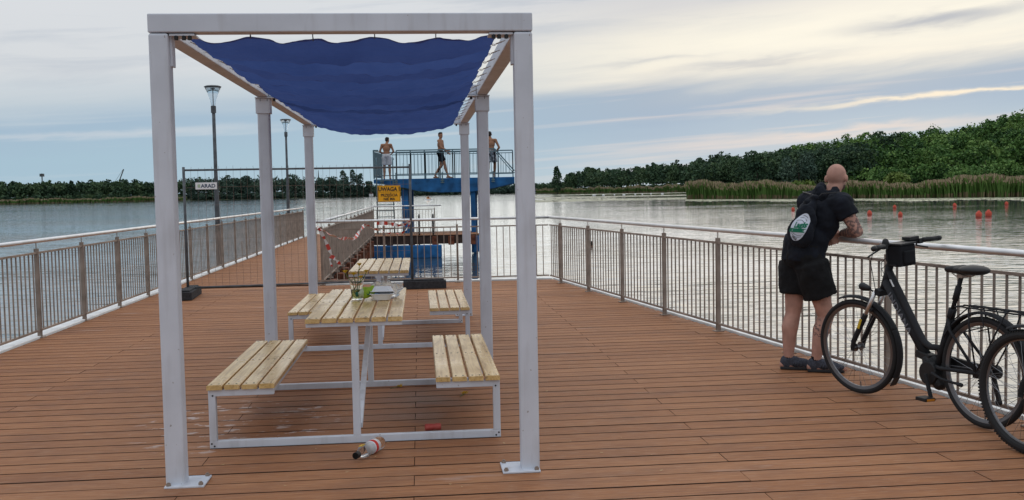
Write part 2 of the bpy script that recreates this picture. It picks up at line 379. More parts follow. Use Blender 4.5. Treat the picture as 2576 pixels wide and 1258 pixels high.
def trunk(mb, x, y, z, h, r, lim=4):
    mb.tube([(x, y, z-.5), (x+.02*h, y, z+.4*h), (x-.01*h, y+.01*h, z+.8*h)], [r, r*.7, r*.25], 6)
    for i in range(lim):
        q = rnd.uniform(0, 6.28); z0 = z+h*rnd.uniform(.3, .6)
        mb.tube([(x, y, z0), (x+math.cos(q)*h*.14, y+math.sin(q)*h*.14, z0+h*.14)], [r*.4, r*.12], 5)
def tree(name, label, cat, px, dist, kind, h, r, leafm, n=900, size=.8, group=None, tint0=0):
    a = math.atan((px-1288)/2510.6); x, y = dist*math.sin(a), dist*math.cos(a); z = float(ground(x, y))
    t = thing(name, label, cat, (x, y, z), 0, group)
    P, tt = crown(kind, h, r, n)
    quads_obj('crown', quads_at(P, size), np.clip(tt+tint0, 0, 1), leafm, t)
    b = MB(); trunk(b, 0, 0, 0, h, .02*h); b.build('trunk', bark, t)
    return t
def wood(name, label, cat, specs, leafm, n, size):
    """specs: list of (x, y, z, h, r, kind, tint)"""
    Vs = []; Ts = []; tb = MB()
    bank = {}
    for (x, y, z, h, r, kind, ti) in specs:
        key = (kind, rnd.randrange(6))
        if key not in bank:
            P, tt = crown(kind, 1.0, 1.0, n); bank[key] = (P, tt)
        P, tt = bank[key]; q = rnd.uniform(0, 6.28); c, s = math.cos(q), math.sin(q)
        Q = np.stack([x+(P[:, 0]*c-P[:, 1]*s)*r, y+(P[:, 0]*s+P[:, 1]*c)*r, z+P[:, 2]*h], 1)
        Vs.append(quads_at(Q, size)); Ts.append(np.clip(tt+ti, 0, 1))
    return tag(quads_obj(name, np.concatenate(Vs), np.concatenate(Ts), leafm), label, cat, kind='stuff')
def scatter(a0, a1, n, d0, d1, h0, h1, kinds, rk=.42, tv=.18):
    out = []
    for i in range(n):
        a = rnd.uniform(a0, a1); d = shore(a)+rnd.uniform(d0, d1); x, y = d*math.sin(R_(a)), d*math.cos(R_(a))
        h = rnd.uniform(h0, h1); k = rnd.choice(kinds)
        out.append((x, y, float(ground(x, y)), h, h*rk*rnd.uniform(.8, 1.2), k, rnd.gauss(0, tv)))
    return out
wood('wood', 'dark wood along the far shore at the left edge of the picture', 'wood', scatter(-40, -18.2, 460, 10, 120, 14, 19, ['round', 'round', 'pine'], .4)+scatter(-40, -18, 330, 5, 30, 4, 7, ['bush'], .9), leaf_d, 150, 1.5)
wood('wood', 'broken line of trees on the far shore behind the fence panel', 'wood', scatter(-18.2, -9.4, 150, 8, 60, 14, 21, ['round', 'willow'], .42)+scatter(-18, -8, 170, 4, 20, 4, 7, ['bush'], .9)+scatter(-9.4, 1.5, 190, 6, 50, 9, 14, ['round', 'bush'], .6)+scatter(-9.4, 1.5, 130, 3, 9, 4, 6, ['bush'], .9), leaf_b, 170, 1.4)
wood('wood', 'dark trees and pines behind the open shore right of the pergola', 'wood', scatter(1.2, 3.4, 34, 8, 50, 8, 11, ['round'], .5)+scatter(3.2, 12.5, 260, 8, 120, 13, 19, ['round', 'pine', 'round'], .4)+scatter(3.2, 12.5, 110, 4, 10, 3, 6, ['bush'], .8), leaf_d, 230, 1.1)
wood('wood', 'dark alder wood at the foot of the slope behind the reeds', 'wood', scatter(11.5, 19.5, 200, 4, 45, 14, 19, ['round', 'round', 'willow'], .42, .22), leaf_d, 420, .85)
wood('wood', 'green wooded hillside rising to the right edge of the picture', 'wood', scatter(11.5, 40, 620, 30, 150, 9, 15, ['round', 'round', 'willow'], .46, .3)+scatter(19, 40, 200, 2, 30, 5, 9, ['bush', 'willow'], .7), leaf_m, 420, .8)
# trees one can tell apart
g_ = 'poplars in a row on the far shore'
tree('poplar_tree', 'tallest slender poplar in the row, seen left of the yellow warning sign', 'tree', 893, 1085, 'poplar', 29, 6.2, leaf_b, 800, 1.3)
tree('poplar_tree', 'slender poplar at the left end of the poplar row on the far shore', 'tree', 871, 1090, 'poplar', 28, 6.4, leaf_b, 800, 1.3)
tree('poplar_tree', 'slender poplar at the right end of the poplar row on the far shore', 'tree', 911, 1090, 'poplar', 25, 5.4, leaf_b, 800, 1.3)
tree('round_tree', 'broad round willow left of the poplar row on the far shore', 'tree', 846, 1070, 'willow', 22, 11, leaf_b, 1100, 1.3)
tree('round_tree', 'smaller round tree right of the poplar row on the far shore', 'tree', 932, 1090, 'round', 18, 6, leaf_b, 800, 1.3)
tree('willow_tree', 'wide pale willow between the second lamp post and the back left pergola post', 'tree', 745, 960, 'willow', 22, 10, leaf_b, 1100, 1.3, tint0=.15)
tree('leaning_tree', 'tall loose-crowned tree just left of the middle left pergola post', 'tree', 632, 925, 'round', 22, 9, leaf_b, 700, 1.3)
tree('round_tree', 'tall round tree above the far shore midway along the fence panel', 'tree', 592, 920, 'round', 22, 10, leaf_b, 900, 1.3)
tree('slim_tree', 'small pointed tree just left of the white fence sign', 'tree', 488, 910, 'poplar', 14, 2.6, leaf_b, 500, 1.3)
tree('poplar_tree', 'lone columnar poplar on the shore just right of the pergola', 'tree', 1405, 860, 'poplar', 24, 5.2, leaf_d, 1200, 1.1)
tree('round_tree', 'tall rounded tree standing highest right of the lone poplar', 'tree', 1490, 850, 'round', 22, 7.5, leaf_d, 1100, 1.1, tint0=.1)
tree('round_tree', 'greyish round tree beside the lone poplar, lower than its right neighbour', 'tree', 1448, 855, 'willow', 16, 7.5, leaf_d, 1000, 1.1, tint0=.15)
tree('round_tree', 'broad tree with a flat top on the shore left of the pine wood', 'tree', 1548, 800, 'round', 18.5, 9, leaf_d, 1100, 1.1)
tree('alder_tree', 'dark dense alder at the left end of the tall trees behind the reeds', 'tree', 1905, 440, 'round', 18.5, 8.5, leaf_d, 1800, .8)
tree('willow_tree', 'grey-green willow right of the dark alders behind the reeds', 'tree', 2010, 425, 'willow', 16, 7.5, leaf_b, 1700, .75, tint0=.25)
tree('alder_tree', 'tall dark tree on the crest above the bald man head', 'tree', 2235, 470, 'round', 19, 8, leaf_d, 1600, .8)
tree('willow_bush', 'big rounded pale green willow bush at the hill foot by the right edge', 'bush', 2480, 375, 'bush', 13, 13, leaf_m, 2200, .7, tint0=.15)
# ------------------------------------------------------------------ reeds and lily pads
def reed_mat():
    m = bpy.data.materials.new('reeds'); m.use_nodes = True; t = m.node_tree; p = t.nodes['Principled BSDF']
    at = N('ShaderNodeAttribute', t); at.attribute_name = 'tint'
    L(RAMP(at.outputs['Fac'], [(0, (.20, .15, .09)), (.18, (.13, .11, .05)), (.3, (.06, .12, .025)), (.6, (.10, .17, .04)), (.75, (.18, .20, .075)), (.82, (.27, .21, .13)), (1, (.37, .28, .19))], t), p.inputs['Base Color'], t)
    p.inputs['Roughness'].default_value = .8; p.inputs['Specular IOR Level'].default_value = .2; return m
reedm = reed_mat()
def reed_bed(name, label, line, n, h, depth, w=.10):
    line = np.array(line, float); seg = np.hypot(*(line[1:]-line[:-1]).T); cum = np.concatenate([[0], np.cumsum(seg)])
    s = rg.uniform(0, cum[-1], n); x = np.interp(s, cum, line[:, 0]); y = np.interp(s, cum, line[:, 1])
    rr = np.hypot(x, y); off = depth*rg.random(n)**1.3; x2 = x*(1+off/rr); y2 = y*(1+off/rr)
    clump = np.sin(s*.31)*.12+np.sin(s*.083+1)*.14+np.sin(s*1.3)*.05
    H = h*(1+clump)*rg.uniform(.75, 1.08, n); q = rg.uniform(0, 3.14, n); dx, dy = np.cos(q)*w, np.sin(q)*w
    lx, ly = rg.normal(0, .12, n)*h, rg.normal(0, .08, n)*h
    V = []; T = []
    zs = [0, .28, .72, .86, 1.0]; tt = [.05, .38, .55, .72]
    for i in range(4):
        a, b = zs[i], zs[i+1]; wa, wb = (1, 1) if i < 3 else (1.1, .5)
        P = lambda f, sgn, ww: np.stack([x2+lx*f*f+sgn*dx*ww, y2+ly*f*f+sgn*dy*ww, WZ-.05+H*f], 1)
        V.append(np.stack([P(a, -1, wa), P(a, 1, wa), P(b, 1, wb), P(b, -1, wb)], 1))
        base = np.full(n, tt[i]); 
        if i == 0: base = rg.choice([.02, .1, .35], n)
        if i == 3: base = np.where(rg.random(n) < .75, .95, .66)
        if i == 2: base = np.where(rg.random(n) < .3, .88, .6)
        T.append(np.clip(base+rg.normal(0, .05, n), 0, 1))
    return tag(quads_obj(name, np.concatenate(V).reshape(-1, 3), np.concatenate(T), reedm), label, 'reeds', kind='stuff')
reed_bed('reed_bed', 'tall green reed bed with tan plumes across the bay on the right', [(37.5, 213), (45, 196), (57, 177), (68, 163), (80, 152), (98, 138), (130, 120)], 34000, 3.1, 22)
def arc(a0, a1, off, n=24): return [((shore(a)+off)*math.sin(R_(a)), (shore(a)+off)*math.cos(R_(a))) for a in np.linspace(a0, a1, n)]
reed_bed('reed_bed', 'thin far strip of green reeds between the pergola and the near reed bed', arc(1.3, 13, -14), 9000, 4.2, 16, .45)
reed_bed('reed_bed', 'dull olive reeds at the foot of the dark wood on the far left shore', arc(-40, -18, -6), 9000, 3.6, 14, .6)
tag(quads_obj('willow_shrub', quads_at(crown('bush', 5.2, 4.0, 1500)[0]+np.array([70.5, 182, WZ]), .5), rg.random(1500), leaf_y), 'yellow-green shrub rising out of the reeds right of the man', 'shrub')
tag(quads_obj('willow_shrub', quads_at(crown('bush', 3.9, 3.2, 1200)[0]+np.array([57.5, 196, WZ]), .5), rg.random(1200), leaf_y), 'low yellow-green shrub in the reeds just left of the man head', 'shrub')
tag(quads_obj('reed_grass', quads_at(crown('bush', 3.0, 3.0, 900)[0]+np.array([42.0, 218, WZ]), .5), rg.random(900)*.4, leaf_m), 'low green bush at the left tip of the near reed bed', 'shrub')
def pads():
    pts = []
    def band(a0, a1, r0, r1, n):
        a = rg.uniform(a0, a1, n*2); f = rg.random(n*2); r = r0+(r1-r0)*f; 
        k = np.sin(a*2.3+r*.05)*.5+np.sin(a*7.1+r*.21)*.5; keep = k+rg.random(n*2)*1.4 > .35
        a, r = a[keep][:n], r[keep][:n]; pts.append(np.stack([r*np.sin(np.radians(a)), r*np.cos(np.radians(a)), np.full(len(a), WZ+.015)], 1))
    band(1.3, 10.6, 215, 262, 5200); band(1.3, 10.6, 330, 380, 3600); band(1.3, 12, 520, 600, 3600)
    band(1.8, 6, 262, 330, 500)
    # in front of the near reeds
    line = np.array([(37.5, 213), (45, 196), (57, 177), (68, 163), (80, 152), (98, 138), (130, 120)], float)
    s = rg.uniform(0, 6, 26000); i = np.clip(s.astype(int), 0, 5); fr = (s-i)[:, None]; P = line[i]*(1-fr)+line[i+1]*fr
    rr = np.hypot(P[:, 0], P[:, 1]); P = P*(1-(rg.uniform(.3, 27+5*np.sin(s*5), len(P)))/rr)[:, None]
    pts.append(np.concatenate([P, np.full((len(P), 1), WZ+.015)], 1))
    P = np.concatenate(pts); n = len(P); r = rg.uniform(.22, .6, n)*np.clip(np.hypot(P[:, 0], P[:, 1])/240, .6, 2.2); q = rg.uniform(0, 6.28, n)
    V = []
    for j in range(6):
        t = q+j*math.pi/3; V.append(np.stack([P[:, 0]+np.cos(t)*r, P[:, 1]+np.sin(t)*r, P[:, 2]+np.sin(t*2+q)*.01+rg.uniform(0, .05, n)], 1))
    return np.stack(V, 1).reshape(-1, 3), rg.random(n)
V_, T_ = pads()
padm = leafmat('lily_leaves', (.20, .24, .13), (.42, .44, .28), (.56, .57, .40)); padm.node_tree.nodes['Principled BSDF'].inputs['Roughness'].default_value = .35
tag(quads_obj('lily_pads', V_, T_, padm, k=6), 'pale floating lily pads in bands before the reeds', 'water lilies', kind='stuff')
# ------------------------------------------------------------------ deck boards
def board_mat():
    m = bpy.data.materials.new('oiled_hardwood_boards'); m.use_nodes = True; t = m.node_tree; p = t.nodes['Principled BSDF']; p.inputs['Specular IOR Level'].default_value = .22
    c = N('ShaderNodeTexCoord', t); at = N('ShaderNodeAttribute', t); at.attribute_name = 'tint'
    def nz(st, s, d=5, off=None):
        mp = N('ShaderNodeMapping', t); L(c.outputs['Object'], mp.inputs[0], t); mp.inputs['Scale'].default_value = st
        n = N('ShaderNodeTexNoise', t); n.inputs['Scale'].default_value = s; n.inputs['Detail'].default_value = d; n.inputs['Roughness'].default_value = .6
        L(mp.outputs[0], n.inputs['Vector'], t); return n.outputs[0]
    streak = nz((.8, 9, 1), 4); blotch = nz((1, 2.2, 1), 1.3); fine = nz((1.5, 30, 1), 6, 3)
    col = RAMP(M('ADD', M('MULTIPLY', streak, .85, tree=t), M('MULTIPLY', at.outputs['Fac'], .15, tree=t), tree=t), [(.25, (.23, .088, .036)), (.5, (.36, .150, .062)), (.75, (.48, .225, .105))], t)
    col = MIX(M('MULTIPLY', RAMP(blotch, [(.50, 0), (.70, 1)], t), .5, tree=t), col, (.19, .085, .05), t)
    col = MIX(M('MULTIPLY', RAMP(fine, [(.53, 0), (.70, 1)], t), .5, tree=t), col, (.54, .36, .24), t)
    # dried spills round the near bench
    sp = N('ShaderNodeSeparateXYZ', t); L(c.outputs['Object'], sp.inputs[0], t)
    dx = M('DIVIDE', M('SUBTRACT', sp.outputs[0], .15, tree=t), .75, tree=t); dy = M('DIVIDE', M('SUBTRACT', sp.outputs[1], 1.45, tree=t), .85, tree=t)
    rr = M('ADD', M('MULTIPLY', dx, dx, tree=t), M('MULTIPLY', dy, dy, tree=t), tree=t)
    msk = M('SUBTRACT', 1.0, rr, tree=t, clamp=True)
    stn = RAMP(nz((1.6, 3.2, 1), 3.4, 4), [(.583, 0), (.625, 1)], t)
    col = MIX(M('MULTIPLY', M('MULTIPLY', stn, RAMP(msk, [(.0, 0), (.35, 1)], t), tree=t), .62, tree=t), col, (.72, .66, .64), t)
    # faint pale scuffs elsewhere
    sc2 = RAMP(nz((1.0, 4, 1), .9, 5), [(.64, 0), (.74, 1)], t)
    col = MIX(M('MULTIPLY', sc2, .45, tree=t), col, (.50, .40, .36), t)
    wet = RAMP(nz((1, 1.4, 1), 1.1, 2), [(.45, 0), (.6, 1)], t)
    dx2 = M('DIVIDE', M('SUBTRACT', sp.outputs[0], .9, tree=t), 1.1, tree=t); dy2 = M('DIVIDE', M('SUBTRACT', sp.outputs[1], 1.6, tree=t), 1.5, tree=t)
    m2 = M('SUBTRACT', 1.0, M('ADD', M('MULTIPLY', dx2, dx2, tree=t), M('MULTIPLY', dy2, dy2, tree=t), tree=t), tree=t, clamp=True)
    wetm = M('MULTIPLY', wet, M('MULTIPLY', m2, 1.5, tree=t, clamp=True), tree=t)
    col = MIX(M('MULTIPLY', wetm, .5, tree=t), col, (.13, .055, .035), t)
    L(col, p.inputs['Base Color'], t)
    L(M('SUBTRACT', M('ADD', M('MULTIPLY', streak, .25, tree=t), .48, tree=t), M('MULTIPLY', wetm, .15, tree=t), tree=t), p.inputs['Roughness'], t)
    wv = M('SINE', M('MULTIPLY', sp.outputs[1], 2*math.pi/.0163, tree=t), tree=t)
    h = M('ADD', M('MULTIPLY', wv, .0026, tree=t), M('MULTIPLY', fine, .003, tree=t), tree=t)
    b = N('ShaderNodeBump', t); b.inputs['Distance'].default_value = 1.0; b.inputs['Strength'].default_value = .8; L(h, b.inputs['Height'], t); L(b.outputs[0], p.inputs['Normal'], t)
    return m
boardm = board_mat(); bsidem = mat('dirty_shaded_board_sides', (.035, .016, .010), .9, var=.4)  # dirt on sides and chamfers, with the shade of the gaps painted in
def boards(name, x0f, x1f, y0, y1):
    P = .1957; k0 = math.ceil((y0-.011)/P); k1 = math.floor((y1-.011)/P); V = []; F = []; T = []; MI = []
    for k in range(k0, k1+1):
        ya = .011+P*k+.005; yb = ya+P-.0105
        if yb > y1+.02: continue
        xa, xb = x0f((ya+yb)/2), x1f((ya+yb)/2); ph = .105 if k % 2 == 0 else 1.335
        cuts = [xa]; j = math.ceil((xa-ph)/3.01)
        while ph+3.01*j < xb-.05:
            if ph+3.01*j > xa+.05: cuts.append(ph+3.01*j)
            j += 1
        cuts.append(xb)
        for a, b in zip(cuts, cuts[1:]):
            a2, b2 = a+(.002 if a != xa else 0), b-(.002 if b != xb else 0); dz = rnd.uniform(-.0012, .0012)
            if b == xb and xb-x1f(ya) != 0: pass
            o = len(V); ch = .003
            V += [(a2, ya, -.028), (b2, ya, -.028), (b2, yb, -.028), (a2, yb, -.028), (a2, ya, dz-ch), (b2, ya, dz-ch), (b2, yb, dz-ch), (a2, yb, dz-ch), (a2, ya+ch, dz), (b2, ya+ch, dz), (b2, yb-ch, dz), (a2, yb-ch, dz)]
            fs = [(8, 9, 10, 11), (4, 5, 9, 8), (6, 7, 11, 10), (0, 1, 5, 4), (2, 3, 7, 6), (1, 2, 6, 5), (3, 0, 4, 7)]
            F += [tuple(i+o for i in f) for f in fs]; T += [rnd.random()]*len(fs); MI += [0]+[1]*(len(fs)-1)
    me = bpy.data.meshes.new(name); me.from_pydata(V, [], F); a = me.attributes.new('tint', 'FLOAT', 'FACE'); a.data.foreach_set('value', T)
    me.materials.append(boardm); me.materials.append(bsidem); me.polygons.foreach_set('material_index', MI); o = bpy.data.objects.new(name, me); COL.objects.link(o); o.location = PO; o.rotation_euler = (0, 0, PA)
    return tag(o, kind='structure')
XL = -2.90
def xr_(y): return 3.74+.140*(11.99-y)-.03
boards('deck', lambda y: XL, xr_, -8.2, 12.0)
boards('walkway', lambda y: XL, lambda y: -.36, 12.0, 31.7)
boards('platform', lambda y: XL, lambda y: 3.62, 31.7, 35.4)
# dark bearers and pontoons under the boards, pale edging outside them
sub = MB()
def slab(mb, pts, z0, z1, mi=0):
    k = len(pts); vs = [(*PW(x, y).xy, z) for z in (z0, z1) for x, y in pts]
    mb.add(vs, [tuple(range(k))[::-1], tuple(range(k, 2*k))]+[(i, (i+1) % k, (i+1) % k+k, i+k) for i in range(k)], mi)
slab(sub, [(XL+.02, -8.2), (xr_(-8.2)-.02, -8.2), (xr_(12)-.02, 11.97), (XL+.02, 11.97)], -.30, -.032)
slab(sub, [(XL+.02, 12.0), (-.40, 12.0), (-.40, 31.68), (XL+.02, 31.68)], -.22, -.032)
slab(sub, [(XL+.02, 31.74), (3.58, 31.74), (3.58, 35.4), (XL+.02, 35.4)], -.33, -.032)
tag(sub.build('deck_substructure', timber), kind='structure')
kb = MB()
def edge(a, b, w=.17, z=.022, h=.16, off=0.0):
    a = Vector((a.x, a.y, 0)); b = Vector((b.x, b.y, 0)); kb.bar(a+Vector((0, 0, z-h/2)), b+Vector((0, 0, z-h/2)), w, h)
edge(PW(XL-.10, -8.2), PW(XL-.10, 31.9))
edge(PW(xr_(-8.2)+.10, -8.2), PW(xr_(12.03)+.10, 12.07))
edge(PW(xr_(12.03)+.0, 12.07), PW(-.25, 12.07))
tag(kb.build('kerb', concrete, bevel=.004), kind='structure')
pm = MB(); pm.tube([(0, 0, -.75), (0, 0, .62)], .14, 14); 
for i, (y, mt) in enumerate([(12.6+1.55*k, rust) for k in range(12)]):
    pb = MB(); pb.box((0, 0, -.30), (.16, .28, .56)); pb.box((-.10, 0, -.12), (.05, .5, .14))
    if i == 0: pile0 = tag(pb.build('pile', rust, bevel=.01), 'rusty brown pile under the walkway railing, partly hidden by its balusters', 'pile', 'rusty piles under the walkway edge'); o = pile0
    else: o = pile0.copy(); COL.objects.link(o)
    o.location = PW(-.30, y, -.06); o.rotation_euler = (0, 0, PA)
fl0 = None
for y in (12.9, 17.2, 22.0, 27.0):
    if fl0 is None:
        fb = MB(); fb.tube([(0, -.9, -.62), (0, .9, -.62)], .24, 16); fb.box((0, 0, -.36), (.1, .5, .1))
        fl0 = tag(fb.build('float_drum', bluep, smooth=True), 'blue float drum lying in the water under the walkway', 'float', 'blue floats under the walkway'); o = fl0
    else: o = fl0.copy(); COL.objects.link(o)
    o.location = PW(-.62, y, 0); o.rotation_euler = (0, 0, PA)
# ------------------------------------------------------------------ railings
def railing(name, label, a, b, offs, hz=1.10, rails=satin, step=.115, ends=(0, 0), post_m=satin, group=None, pin=True, top=1.014, skip=()):
    a = Vector(a); b = Vector(b); d = b-a; rz = math.atan2(d.y, d.x); Ln = d.length
    t = thing(name, label, 'railing', (a.x, a.y, a.z), rz, group)
    h = MB(); h.tube([(-ends[0], 0, hz), (Ln+ends[1], 0, hz)], .024, 12); h.build('handrail', steel, t, smooth=True)
    p = MB(); p.box((-.013, 0, top/2), (.009, .046, top)); p.box((.013, 0, top/2), (.009, .046, top)); p.box((0, 0, .12), (.016, .04, .05)); p.box((0, 0, top-.05), (.016, .04, .08)); p.box((0, 0, top/2-.01), (.016, .032, top-.1))
    p.tube([(0, 0, top-.02), (0, 0, hz)], .006, 6); p.box((0, 0, .006), (.09, .10, .012))
    P0 = None
    for i_, x in enumerate(offs):
        if i_ in skip: continue
        if P0 is None: P0 = p.build('post', post_m, t, bevel=.002, loc=(x, 0, 0))
        else: part(P0, t, (x, 0, 0))
    cache = {}
    for x0, x1 in zip(offs, offs[1:]):
        w = round(x1-x0, 3)
        if w not in cache:
            q = MB(); g = .022; q.box((w/2, 0, .085), (w-2*g, .028, .022)); q.box((w/2, 0, top-.05), (w-2*g, .028, .022))
            n = max(2, round(w/step))
            for i in range(1, n): q.box((w*i/n, 0, (.096+top-.061)/2), (.013, .013, top-.16))
            cache[w] = q.build('baluster_panel', rails, t, loc=(x0, 0, 0))
        else: part(cache[w], t, (x0, 0, 0))
    return t
rdir = Vector((math.cos(-1.3405), math.sin(-1.3405), 0)); R0 = Vector((.8144, 16.7444, 0)); RC = Vector((.62, 17.56, 0))
railing('railing', 'long steel railing on the right with the man leaning on its handrail', R0-rdir*.68, R0+rdir*1.5402*11, [0]+[.68+1.5402*i for i in range(12)], skip=(0,))
C0 = R0-rdir*.68
railing('railing', 'steel railing across the far end of the deck behind the tables', Vector((-3.36, 17.10, 0)), C0, [0.0, 1.16, 2.42, 3.68, (C0-Vector((-3.36, 17.10, 0))).length], skip=(4,))
ld = Vector((math.cos(1.6612), math.sin(1.6612), 0)); LP0 = Vector((-5.3823, 11.2772, 0))-ld*1.5141*0
lbase = Vector((-5.3823, 11.2772, 0))
lx0 = lbase-ld*1.5141*4
railing('railing', 'long steel railing on the left running from the deck along the walkway', lx0, lx0+ld*1.5141*21, [1.5141*i for i in range(22)], ends=(1, .3))
wa, wb = PW(-.30, 12.02), PW(-.30, 31.6)
wn = 13; wl = (wb-wa).length/wn
railing('railing', 'brown steel railing on the right side of the walkway seen nearly edge-on', wa, wb, [wl*i for i in range(wn+1)], step=.105)
pa, pb_ = PW(-.30, 31.78), PW(1.95, 31.78)
railing('railing', 'short steel railing on the bathing platform in front of the tower ladder', pa, pb_, [0, (pb_-pa).length/2, (pb_-pa).length], ends=(.1, .25))
# ------------------------------------------------------------------ pergola
H, WD, S_ = 2.4226, 2.0335, .1019
perg = thing('pergola', 'white painted steel pergola standing on the deck over two picnic tables', 'pergola', PO, PA)
def hexbolt(mb, x, y, z, r=.013, h=.012): mb.lathe([(r, z), (r, z+h), (r*.6, z+h), (r*.6, z+h*1.5), (1e-4, z+h*1.5)], 6, Matrix.Translation((x, y, 0)))
pm_ = MB(); pm_.box((S_/2, S_/2, H/2), (S_, S_, H))
post0 = None; foot0 = None; col0 = None; bolt0 = None
L1, L2 = 3.536, 7.112
for i, (x, y) in enumerate([(0, 0), (WD-S_, 0), (0, L1), (WD-S_, L1), (0, L2), (WD-S_, L2)]):
    if post0 is None: post0 = pm_.build('post', white, perg, bevel=.012)
    else: part(post0, perg, (x, y, 0))
    sx_ = 1 if x == 0 else -1
    fb = MB(); cx = x+S_/2+sx_*.055; fb.box((cx, y+S_/2+.01, .006), (.21, .21, .011))
    f = fb.build('base_plate', white, perg, bevel=.003)
    for a in (-.085, .085):
        for b in (-.085, .085):
            if bolt0 is None: bb = MB(); hexbolt(bb, 0, 0, 0); bolt0 = bb.build('bolt', satin, f, loc=(cx+a, y+S_/2+.01+b, .012))
            else: part(bolt0, f, (cx+a, y+S_/2+.01+b, .012))
    cb = MB()
    if y == 0:
        cb.box((x+S_/2+sx_*(S_/2+.006), y+S_/2+.02, H-.09), (.012, .07, .16)); cb.box((x+S_/2+sx_*.12, y+S_/2+.02, H-.008), (.13, .12, .012))
    else:
        for (dx, dy, sx2, sy2) in ((0, -S_/2-.005, S_+.022, .010), (0, S_/2+.005, S_+.022, .010), (-S_/2-.005, 0, .010, S_), (S_/2+.005, 0, .010, S_)): cb.box((x+S_/2+dx, y+S_/2+dy, H-.075), (sx2, sy2, .13))
        cb.box((x+S_/2+sx_*.03, y+S_/2, H-.004), (.19, .16, .010))
    c_ = cb.build('bracket', white, perg, bevel=.002)
    xs = (.09, .13, .16) if y == 0 else (-.02, .04, .10)
    for q_ in xs: nb = MB(); nb.tube([(x+S_/2+sx_*q_, y+(.02 if y == 0 else -.0), H-.035), (x+S_/2+sx_*q_, y+(.02 if y == 0 else -.0), H-.012)], .011, 8); nb.build('bolt', blackp, c_)
bm = MB(); bm.box((WD/2, S_/2, H+.004+.049), (WD+.002, S_, .098)); bm.build('front_beam', white, perg, bevel=.006)
bm = MB(); bm.box((WD/2, L2+S_/2, H+.004+.049), (WD+.002, S_, .098)); bm.build('back_beam', white, perg, bevel=.006)
bm = MB(); bm.box((WD/2, L1+S_/2, H+.004+.049), (WD-2*S_-.004, S_*.8, .09)); bm.build('cross_beam', white, perg, bevel=.006)
for x in (S_/2, WD-S_/2):
    for y0, y1 in ((S_+.002, L1+S_/2-.001), (L1+S_/2+.001, L2-.002)):
        bm = MB(); bm.box((x, (y0+y1)/2, H+.004+.048), (S_-.004, y1-y0, .096)); bm.build('side_beam', white, perg, bevel=.006)
# canopy
def canvas_mat():
    m = bpy.data.materials.new('blue_canvas'); m.use_nodes = True; t = m.node_tree; p = t.nodes['Principled BSDF']
    c = N('ShaderNodeTexCoord', t); n = N('ShaderNodeTexNoise', t); n.inputs['Scale'].default_value = 3.2; n.inputs['Detail'].default_value = 6; L(c.outputs['Object'], n.inputs['Vector'], t)
    col = RAMP(n.outputs[0], [(.35, (.05, .085, .27)), (.5, (.068, .115, .36)), (.68, (.09, .145, .42))], t)
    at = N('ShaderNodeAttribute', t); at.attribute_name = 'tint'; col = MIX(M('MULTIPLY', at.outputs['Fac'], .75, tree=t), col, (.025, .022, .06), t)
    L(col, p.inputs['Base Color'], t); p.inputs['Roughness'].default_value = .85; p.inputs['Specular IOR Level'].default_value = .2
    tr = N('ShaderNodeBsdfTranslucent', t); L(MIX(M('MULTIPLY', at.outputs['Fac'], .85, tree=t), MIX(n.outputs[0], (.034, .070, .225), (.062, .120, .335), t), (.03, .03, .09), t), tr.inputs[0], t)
    w2 = N('ShaderNodeTexNoise', t); w2.inputs['Scale'].default_value = 260; L(c.outputs['Object'], w2.inputs['Vector'], t)
    mpf = N('ShaderNodeMapping', t); L(c.outputs['Object'], mpf.inputs[0], t); mpf.inputs['Scale'].default_value = (1.2, 11, 1)
    w3 = N('ShaderNodeTexNoise', t); w3.inputs['Scale'].default_value = 1.3; w3.inputs['Detail'].default_value = 4; L(mpf.outputs[0], w3.inputs['Vector'], t)
    b = N('ShaderNodeBump', t); b.inputs['Distance'].default_value = 1; L(M('ADD', M('MULTIPLY', w2.outputs[0], .0006, tree=t), M('MULTIPLY', w3.outputs[0], .035, tree=t), tree=t), b.inputs['Height'], t); L(b.outputs[0], p.inputs['Normal'], t)
    mx = N('ShaderNodeMixShader', t); mx.inputs[0].default_value = .55; L(p.outputs[0], mx.inputs[1], t); L(tr.outputs[0], mx.inputs[2], t)
    L(mx.outputs[0], t.nodes['Material Output'].inputs[0], t); return m
can = thing('sun_canopy', 'sagging pleated blue canvas canopy hooked between the pergola beams', 'canopy', PO, PA)
NP = 17; y0c, y1c = .13, 6.98; pitch = (y1c-y0c)/NP
def canopy_pt(u, y):
    # u -1..1 across
    k = (y-y0c)/pitch; fr = k-math.floor(k+1e-9); ki = int(math.floor(k+1e-9))
    rs = random.Random(ki*31+5); amp = .085*rs.uniform(.75, 1.25)
    # each strip billows down then is gathered up at its seam: asymmetric bulge
    bul = math.sin(math.pi*fr**1.7)*amp
    xo = .055*(fr**1.5); xl, xr2 = .17+xo, 1.85-xo
    x = (xl+xr2)/2+u*(xr2-xl)/2
    g = min(1, (y-y0c)/.9); sag = .012+.050*g*g*(3-2*g)
    sag *= 1+.12*math.sin(y*1.7)
    edgez = 2.425
    z = edgez-sag*(1-abs(u)**2.6)-bul*(.45+.55*(1-u**4))
    if y < y0c+.35:                          # scallops between the front hooks
        f = 1-(y-y0c)/.35; q_ = (u+1)/2*5; z -= .022*f*(math.sin(math.pi*(q_ % 1))**2)
        y = y+.03*f*(math.sin(math.pi*(q_ % 1))**2)
    z += .006*math.sin(u*9+ki*2.1)+.004*math.sin(u*23+ki)*math.sin(math.pi*fr)+.003*math.sin(u*41+y*13)
    return (x, y, z)
cm = MB(); nu, nv = 96, NP*12
for j in range(nv+1):
    y = y0c+(y1c-y0c)*j/nv
    for i in range(nu+1): cm.v.append(canopy_pt(-1+2*i/nu, y))
